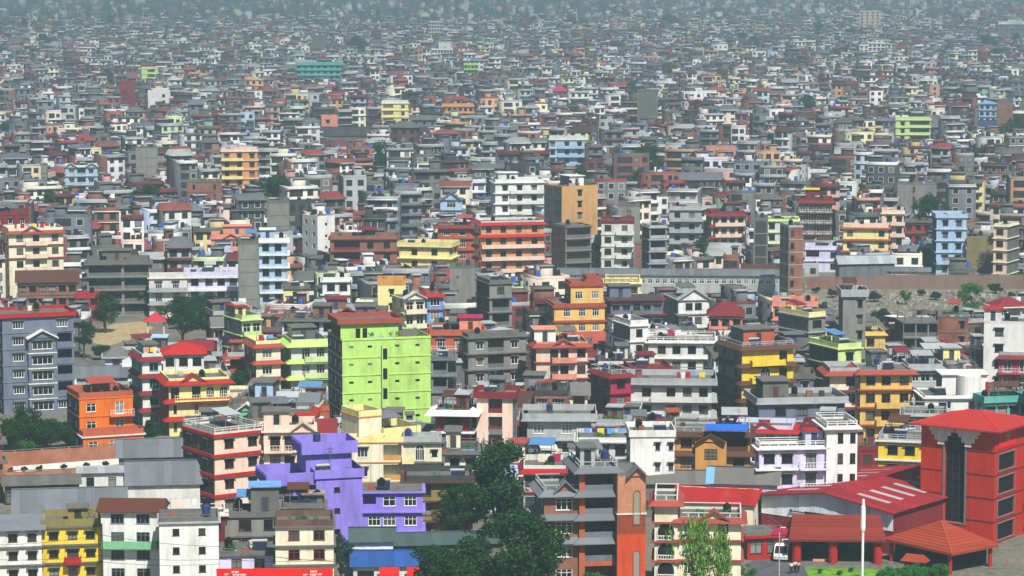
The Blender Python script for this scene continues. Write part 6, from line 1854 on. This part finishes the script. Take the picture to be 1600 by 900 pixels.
# ---------------------------------------------------------------- people
def skin(name, verts, edges, radii, mat, parent, root_i=0):
    me = bpy.data.meshes.new(name); me.from_pydata(verts, edges, [])
    o = link(name, me, parent)
    o.modifiers.new('skin', 'SKIN')
    if not me.skin_vertices: return o
    for i, r in enumerate(radii):
        me.skin_vertices[0].data[i].radius = (r, r) if not isinstance(r, tuple) else r
    me.skin_vertices[0].data[root_i].use_root = True
    ss = o.modifiers.new('sub', 'SUBSURF'); ss.levels = 1; ss.render_levels = 1
    me.materials.append(mat)
    return o
def person(label, px, py, th, shirt, trousers, stride=.12, bend=.1):
    p = at_z(px, py)
    root = thing('person', label, 'person', (p.x, p.y, .01), th, 'people on the yard road')
    h = 1.7
    V = [(0, 0, .95), (0, 0, 1.2), (0, 0, 1.4), (0, -.01, 1.5), (0, -.02, 1.58), (0, -.02, 1.66),
         (-.1, 0, .92), (-.11, -stride, .5), (-.11, -stride * .6, .08), (-.11, -stride * .6 - .13, .05), (.1, 0, .92), (.11, stride, .5), (.11, stride * 1.3, .08), (.11, stride * 1.3 - .13, .05),
         (-.2, 0, 1.38), (-.25, bend, 1.1), (-.24, -bend, .86), (.2, 0, 1.38), (.25, -bend, 1.1), (.24, -bend * 2, .87)]
    E = [(0, 1), (1, 2), (2, 3), (3, 4), (4, 5), (0, 6), (6, 7), (7, 8), (8, 9), (0, 10), (10, 11), (11, 12), (12, 13), (2, 14), (14, 15), (15, 16), (2, 17), (17, 18), (18, 19)]
    Rr = [.13, .12, .13, .055, .09, .08, .085, .06, .045, .035, .085, .06, .045, .035, .06, .042, .035, .06, .042, .035]
    skin('body', V, E, Rr, M('plain', '9a6a4c'), root)
    skin('shirt', [V[i] for i in (0, 1, 2, 14, 15, 17, 18)], [(0, 1), (1, 2), (2, 3), (3, 4), (2, 5), (5, 6)], [.155, .15, .155, .085, .06, .085, .06], M('plain', shirt), root)
    skin('trousers', [V[i] for i in (0, 6, 7, 8, 10, 11, 12)], [(0, 1), (1, 2), (2, 3), (0, 4), (4, 5), (5, 6)], [.15, .11, .085, .065, .11, .085, .065], M('plain', trousers), root)
    mb = MB()
    for a, z0, z1, r0, r1 in ((0, 1.6, 1.7, .098, .1), (0, 1.7, 1.76, .1, .05)): mb.cyl(0, .01, r0, z0, z1, 10, 0, r1)
    mb.build('hair', M('plain', '15100c'), root)
person('walking person in white shirt and black trousers, leftmost of three', 1236, 897, R(170), 'wht', '16161a')
person('person in white shirt and dark trousers, middle of the three walkers', 1242, 895, R(195), 'off', '22222a', .08)
person('person in pale shirt and dark trousers, rightmost of three walkers', 1247, 896, R(185), 'lgy', '1a1a22', .1)

# tall blind arches on the brick stair pier
s = next(t for t in manual if getattr(t, 'short', '') == 'brick and orange house')
for z, h in ((11.2, 4.2), (1.6, 6.2)):
    add_arch(s.root, (s.lx(992), -1.51, z + h / 2), 0, .75, h, 'brk', '8a8578', 'blind_arch', False)

# white drum room on the white house and its red pipe
s = next(t for t in manual if getattr(t, 'short', '') == 'white house with round tank room')
zr = s.n * s.sh
mb = MB(); x = s.lx(1518); mb.cyl(x, s.D * .28, 2.0, zr + .004, zr + 3.4, 24)
mb.build('drum_room', M('plaster', 'wht'), s.root)
mb = MB(); x = s.lx(1541); mb.cyl(x, -.35, .3, zr - 1.0, zr + 2.6, 10)
mb.build('red_pipe', M('plain', 'red'), s.root)

# ================================================================ the mass of distant houses
BX, QD = [], []
def dull(c, k=.3):
    g = .3 * c[0] + .55 * c[1] + .15 * c[2]
    return tuple((v * (1 - k) + g * k) * .80 for v in c)
LINC = {k: dull(lin(v)) for k, v in PAL.items()}
def jit(c, r, a=.12):
    k = 1 + r.uniform(-a, a)
    return tuple(min(.85, v * k * (1 + r.uniform(-.03, .03))) for v in c)

def far_house(s, r):
    w = r.choice(WALLS); t = r.choice(TRIMS)
    if t == 'same': t = w
    wc, tc = jit(LINC[w], r), jit(LINC[t], r)
    sc = wc if r.random() < .4 else jit(LINC[r.choice(('con', 'gry', 'brk', 'dco'))], r)
    W, D, n, sh, th = s.W, s.D, s.n, s.sh, s.th
    c, q = math.cos(th), math.sin(th)
    def P(x, y): return s.x + c * x - q * y, s.y + q * x + c * y
    def box(x0, x1, y0, y1, z0, z1, col, ix=0.0, iy=0.0):
        px, py = P((x0 + x1) / 2, (y0 + y1) / 2)
        BX.append((px, py, z0, z1, x1 - x0, y1 - y0, th, ix, iy, *col))
    def quad(face_, u, z, w_, h_, col, off):
        # face_ 0 front, 1 left, 2 right
        if face_ == 0: a, b = P(u - w_ / 2, -off), P(u + w_ / 2, -off)
        elif face_ == 1: a, b = P(-W / 2 - off, u + w_ / 2), P(-W / 2 - off, u - w_ / 2)
        else: a, b = P(W / 2 + off, u - w_ / 2), P(W / 2 + off, u + w_ / 2)
        QD.append((*a, *b, z - h_ / 2, z + h_ / 2, *col))
    Hh = n * sh
    # body: front wall thin slab of its own colour, the rest in side colour
    box(-W / 2, W / 2, .15, D, 0, Hh, sc)
    box(-W / 2, W / 2, 0, .15, 0, Hh, wc)
    if s.y < 3200:
        nb = r.choice((0, n, n, n, 1)); bp = r.uniform(.3, .9)
        if nb:
            for i in range(n, max(0, n - nb), -1):
                if r.random() < .9: box(-W / 2 - .2, W / 2 + .2, -bp, 0, i * sh - r.uniform(.12, .26), i * sh + (r.uniform(.3, .8) if i < n and r.random() < .5 else 0), tc)
        nc = max(1, int(W / 2.6)); fr = LINC[r.choice(('wht', 'off', 'brn', 'dco', 'lgy'))]
        lo_ = r.random()
        ca = math.atan2(s.x, s.y)
        for i in range(n):
            z = i * sh + sh * .52
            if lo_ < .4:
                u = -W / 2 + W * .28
                quad(0, u, z, W * .45, sh * .68, (.03, .03, .032), .012)  # dark flat quad paints the shade of a recessed veranda
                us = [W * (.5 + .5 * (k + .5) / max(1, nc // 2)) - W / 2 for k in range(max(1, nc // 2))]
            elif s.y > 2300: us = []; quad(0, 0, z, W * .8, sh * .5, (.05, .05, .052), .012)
            else: us = [W * (k + .5) / nc - W / 2 for k in range(nc)]
            for u in us:
                if s.y < 1150: quad(0, u, z, 1.75, 1.8, fr, .01)
                quad(0, u, z, 1.45, 1.5, (.02, .022, .025) if r.random() < .8 else (.2, .2, .19), .02)
            if s.y < 1300:
                f = 1 if math.sin(th + ca) > 0 else 2
                if r.random() < .6:
                    for k in range(2): quad(f, D * (k + .5) / 2, z, 1.0, 1.1, (.025, .027, .03), .012)
    q_ = r.random()
    if q_ < .13:
        rc = jit(LINC[r.choice(('mar', 'ter', 'gry', 'lgy', 'brn', 'con', 'red', 'gry', 'gbl'))], r)
        box(-W / 2 - .5, W / 2 + .5, -.5, D + .5, Hh + .002, Hh + r.uniform(1.2, 2.2), rc, 0 if r.random() < .5 else .5, .96)
        return
    pc = r.choice((tc, wc, tc, jit(LINC['lgy'], r))); ph = r.uniform(.5, 1.0)
    if s.y > 1700:
        box(-W / 2, W / 2, 0, .15, Hh, Hh + ph, pc)
    else: box(-W / 2, W / 2, 0, .15, Hh, Hh + ph, pc); box(-W / 2, -W / 2 + .15, .15, D, Hh, Hh + ph, pc); box(W / 2 - .15, W / 2, .15, D, Hh, Hh + ph, pc)
    if r.random() < .62:
        a = r.choice((-.48, -.2, .05)) * W; b = a + W * r.uniform(.28, .45); g = D * r.uniform(.25, .5); chh = r.uniform(2.1, 2.8)
        box(a, b, g, D * .95, Hh, Hh + chh, r.choice((wc, sc, wc))); box(a - .3, b + .3, g - .4, D * .95 + .2, Hh + chh, Hh + chh + .2, r.choice((tc, jit(LINC['con'], r), jit(LINC['lgy'], r))))
    for k in range(r.choice((0, 1, 1, 2))):
        x, y = r.uniform(-.4, .4) * W, r.uniform(.15, .8) * D
        box(x - .5, x + .5, y - .5, y + .5, Hh + .3, Hh + 1.6, r.choice(((.015, .015, .016), (.015, .015, .016), (.03, .08, .3))), .2, .2)
    for k in range(r.choice((0, 0, 1, 2, 4))):
        x, y = r.uniform(-.45, .45) * W, r.uniform(.1, .9) * D; e = r.uniform(.2, .9)
        box(x - e, x + e, y - .2, y + .2, Hh + .01, Hh + r.uniform(.4, 1.7), LINC[r.choice(('red', 'wht', 'dco', 'blu', 'brn', 'olv', 'dgr', 'grn'))], .1, .1)

rfar = random.Random(77)
for s in far: far_house(s, rfar)

def mass():
    B = np.array(BX); Q = np.array(QD)
    print('far boxes', len(B), 'quads', len(Q))
    N = len(B)
    sx, sy = B[:, 4] / 2, B[:, 5] / 2
    ux = np.array([-1, 1, 1, -1]); uy = np.array([-1, -1, 1, 1])
    lx = np.concatenate([sx[:, None] * ux, (sx * (1 - B[:, 7]))[:, None] * ux], 1)
    ly = np.concatenate([sy[:, None] * uy, (sy * (1 - B[:, 8]))[:, None] * uy], 1)
    c, q = np.cos(B[:, 6])[:, None], np.sin(B[:, 6])[:, None]
    V = np.empty((N, 8, 3))
    V[:, :, 0] = B[:, 0:1] + c * lx - q * ly
    V[:, :, 1] = B[:, 1:2] + q * lx + c * ly
    V[:, :4, 2] = B[:, 2:3]; V[:, 4:, 2] = B[:, 3:4]
    fidx = np.array([(4, 5, 6, 7), (0, 1, 5, 4), (1, 2, 6, 5), (2, 3, 7, 6), (3, 0, 4, 7)])
    F = (np.arange(N)[:, None, None] * 8 + fidx[None]).reshape(-1, 4)
    Cc = np.repeat(B[:, 9:12], 5, axis=0)
    # flat roofs and terrace tops: weathered cement, darkened further to read as shaded gaps
    top = np.zeros((N, 5), bool); big = (B[:, 4] > 3) & (B[:, 5] > 3) & (B[:, 8] == 0)
    top[big, 0] = True
    Cc[top.reshape(-1)] = np.array((.115, .112, .11))
    M_ = len(Q)
    V2 = np.empty((M_, 4, 3))
    V2[:, 0] = np.stack([Q[:, 0], Q[:, 1], Q[:, 4]], 1); V2[:, 1] = np.stack([Q[:, 2], Q[:, 3], Q[:, 4]], 1)
    V2[:, 2] = np.stack([Q[:, 2], Q[:, 3], Q[:, 5]], 1); V2[:, 3] = np.stack([Q[:, 0], Q[:, 1], Q[:, 5]], 1)
    F2 = np.arange(M_ * 4).reshape(-1, 4) + N * 8
    V = np.concatenate([V.reshape(-1, 3), V2.reshape(-1, 3)]); F = np.concatenate([F, F2]); Cc = np.concatenate([Cc, Q[:, 6:9]])
    me = bpy.data.meshes.new('distant_houses')
    me.vertices.add(len(V)); me.vertices.foreach_set('co', V.ravel())
    me.loops.add(F.size); me.loops.foreach_set('vertex_index', F.ravel().astype(np.int32))
    me.polygons.add(len(F)); me.polygons.foreach_set('loop_start', np.arange(0, F.size, 4, dtype=np.int32))
    at = me.attributes.new('tint', 'FLOAT_COLOR', 'FACE')
    at.data.foreach_set('color', np.concatenate([Cc, np.ones((len(Cc), 1))], 1).ravel())
    me.update()
    m = bpy.data.materials.new('distant_walls'); m.use_nodes = True
    t = m.node_tree; b = t.nodes['Principled BSDF']; b.inputs['Roughness'].default_value = .85; b.inputs['Specular IOR Level'].default_value = .2
    an = nd(t, 'ShaderNodeAttribute'); an.attribute_name = 'tint'
    tc = nd(t, 'ShaderNodeTexCoord'); mp = nd(t, 'ShaderNodeMapping'); mp.inputs['Scale'].default_value = (.35, .35, .15)
    t.links.new(tc.outputs['Object'], mp.inputs[0])
    n1 = nd(t, 'ShaderNodeTexNoise'); n1.inputs['Scale'].default_value = 1; n1.inputs['Detail'].default_value = 6
    t.links.new(mp.outputs[0], n1.inputs[0])
    f = ramp(t, n1.outputs[0], .45, .75)
    ml = nd(t, 'ShaderNodeMath', operation='MULTIPLY'); ml.inputs[1].default_value = .45; t.links.new(f, ml.inputs[0])
    dk = mixc(t, 1.0, an.outputs[0], (.5, .47, .43), 'MULTIPLY')
    t.links.new(mixc(t, ml.outputs[0], an.outputs[0], dk), b.inputs['Base Color'])
    me.materials.append(m)
    o = link('distant_houses', me)
    tag(o, 'dense mass of small distant houses fading into the haze', 'houses', kind='stuff')
mass()

# trees among the distant houses: each one its own
rt = random.Random(5)
spots = []
k = 0
while k < 150:
    d = rt.uniform(640, 3000); px = rt.uniform(-20, 1620)
    p = Vector(((px - 800) / FPX * d, d, 0)); h = rt.uniform(12, 19)
    if d > 1900 and rt.random() < .3: h += 6
    x, y, _ = proj(p)
    if is_open(x, y) or d < 760 and clash([(p.x - 1, p.y - 1), (p.x + 1, p.y - 1), (p.x + 1, p.y + 1), (p.x - 1, p.y + 1)], p.x, p.y): continue
    spots.append((x, y, h, p)); k += 1
for x, y, h, p in spots:
    size = 'tall' if h > 13 else 'low' if h < 9 else 'round'
    for ref in sorted((t for t in manual if hasattr(t, 'short') and t.y > 600 and len(t.short.split()) < 7), key=lambda t: abs(t.xm - x) + 2 * abs(t.yt - y)):
        lab = '%s dark tree %s the %s' % (size, 'far behind' if p.y > ref.y + 250 else 'behind' if p.y > ref.y + 30 else ('right of' if x > ref.xm else 'left of'), ref.short)
        if lab not in LABELS: break
    tree(lab, 0, 0, h, rt.choice(('dark', 'dark', 'bush', 'tall')), rt.uniform(.8, 1.2), 'trees among the distant houses', pos=p)

# the far-off wood that closes the view: reads as one mass
def wood():
    rr = np.random.default_rng(8)
    V = []
    for k in range(1500):
        d = rr.uniform(2650, 5200); px = rr.uniform(-80, 1680)
        if px > 950 and rr.random() < .35: continue
        X = (px - 800) / FPX * d; h = rr.uniform(7, 15) + (6 if d > 3200 else 0)
        m = 130
        u = rr.normal(size=(m, 3)); u /= np.linalg.norm(u, axis=1)[:, None]
        p = np.array([X, d, h * .55]) + u * np.array([h * .42, h * .42, h * .45]) * rr.uniform(.5, 1.05, size=(m, 1))
        a = rr.normal(size=(m, 3)); a /= np.linalg.norm(a, axis=1)[:, None]; b = np.cross(a, u); s = rr.uniform(.7, 1.6, size=(m, 1))
        V.append(np.stack([p - a * s, p + b * s * .7, p + a * s, p - b * s * .7], 1).reshape(-1, 3))
        z = np.array([[-.3, 0, 0], [.3, 0, 0], [.15, 0, h * .5], [-.15, 0, h * .5]]) + np.array([X, d, 0]); V.append(z)
    V = np.concatenate(V); n = len(V) // 4
    me = bpy.data.meshes.new('far_wood'); me.vertices.add(len(V)); me.vertices.foreach_set('co', V.ravel())
    me.loops.add(4 * n); me.loops.foreach_set('vertex_index', np.arange(4 * n, dtype=np.int32)); me.polygons.add(n); me.polygons.foreach_set('loop_start', np.arange(0, 4 * n, 4, dtype=np.int32))
    me.materials.append(M('leaf', '1f4518')); me.update()
    tag(link('far_wood', me), 'belt of dark trees dissolving into haze along the top', 'wood', kind='stuff')
wood()

# ================================================================ haze: one closed box of even, pale air
mb = MB(); mb.box(-3700, 3700, -250, 7700, -1.0, 96.0)
hz = link('haze', mb.mesh('haze', []))
hm = bpy.data.materials.new('haze_air'); hm.use_nodes = True
t = hm.node_tree
for n in list(t.nodes): t.nodes.remove(n)
out = nd(t, 'ShaderNodeOutputMaterial'); pv = nd(t, 'ShaderNodeVolumePrincipled')
pv.inputs['Color'].default_value = (.42, .61, .67, 1)
pv.inputs['Density'].default_value = HAZE_DENSITY
pv.inputs['Anisotropy'].default_value = 0.4
t.links.new(pv.outputs[0], out.inputs['Volume'])
hz.data.materials.clear(); hz.data.materials.append(hm)
hz['kind'] = 'stuff'; hz['label'] = 'pale grey haze hanging over the whole valley'; hz['category'] = 'haze'
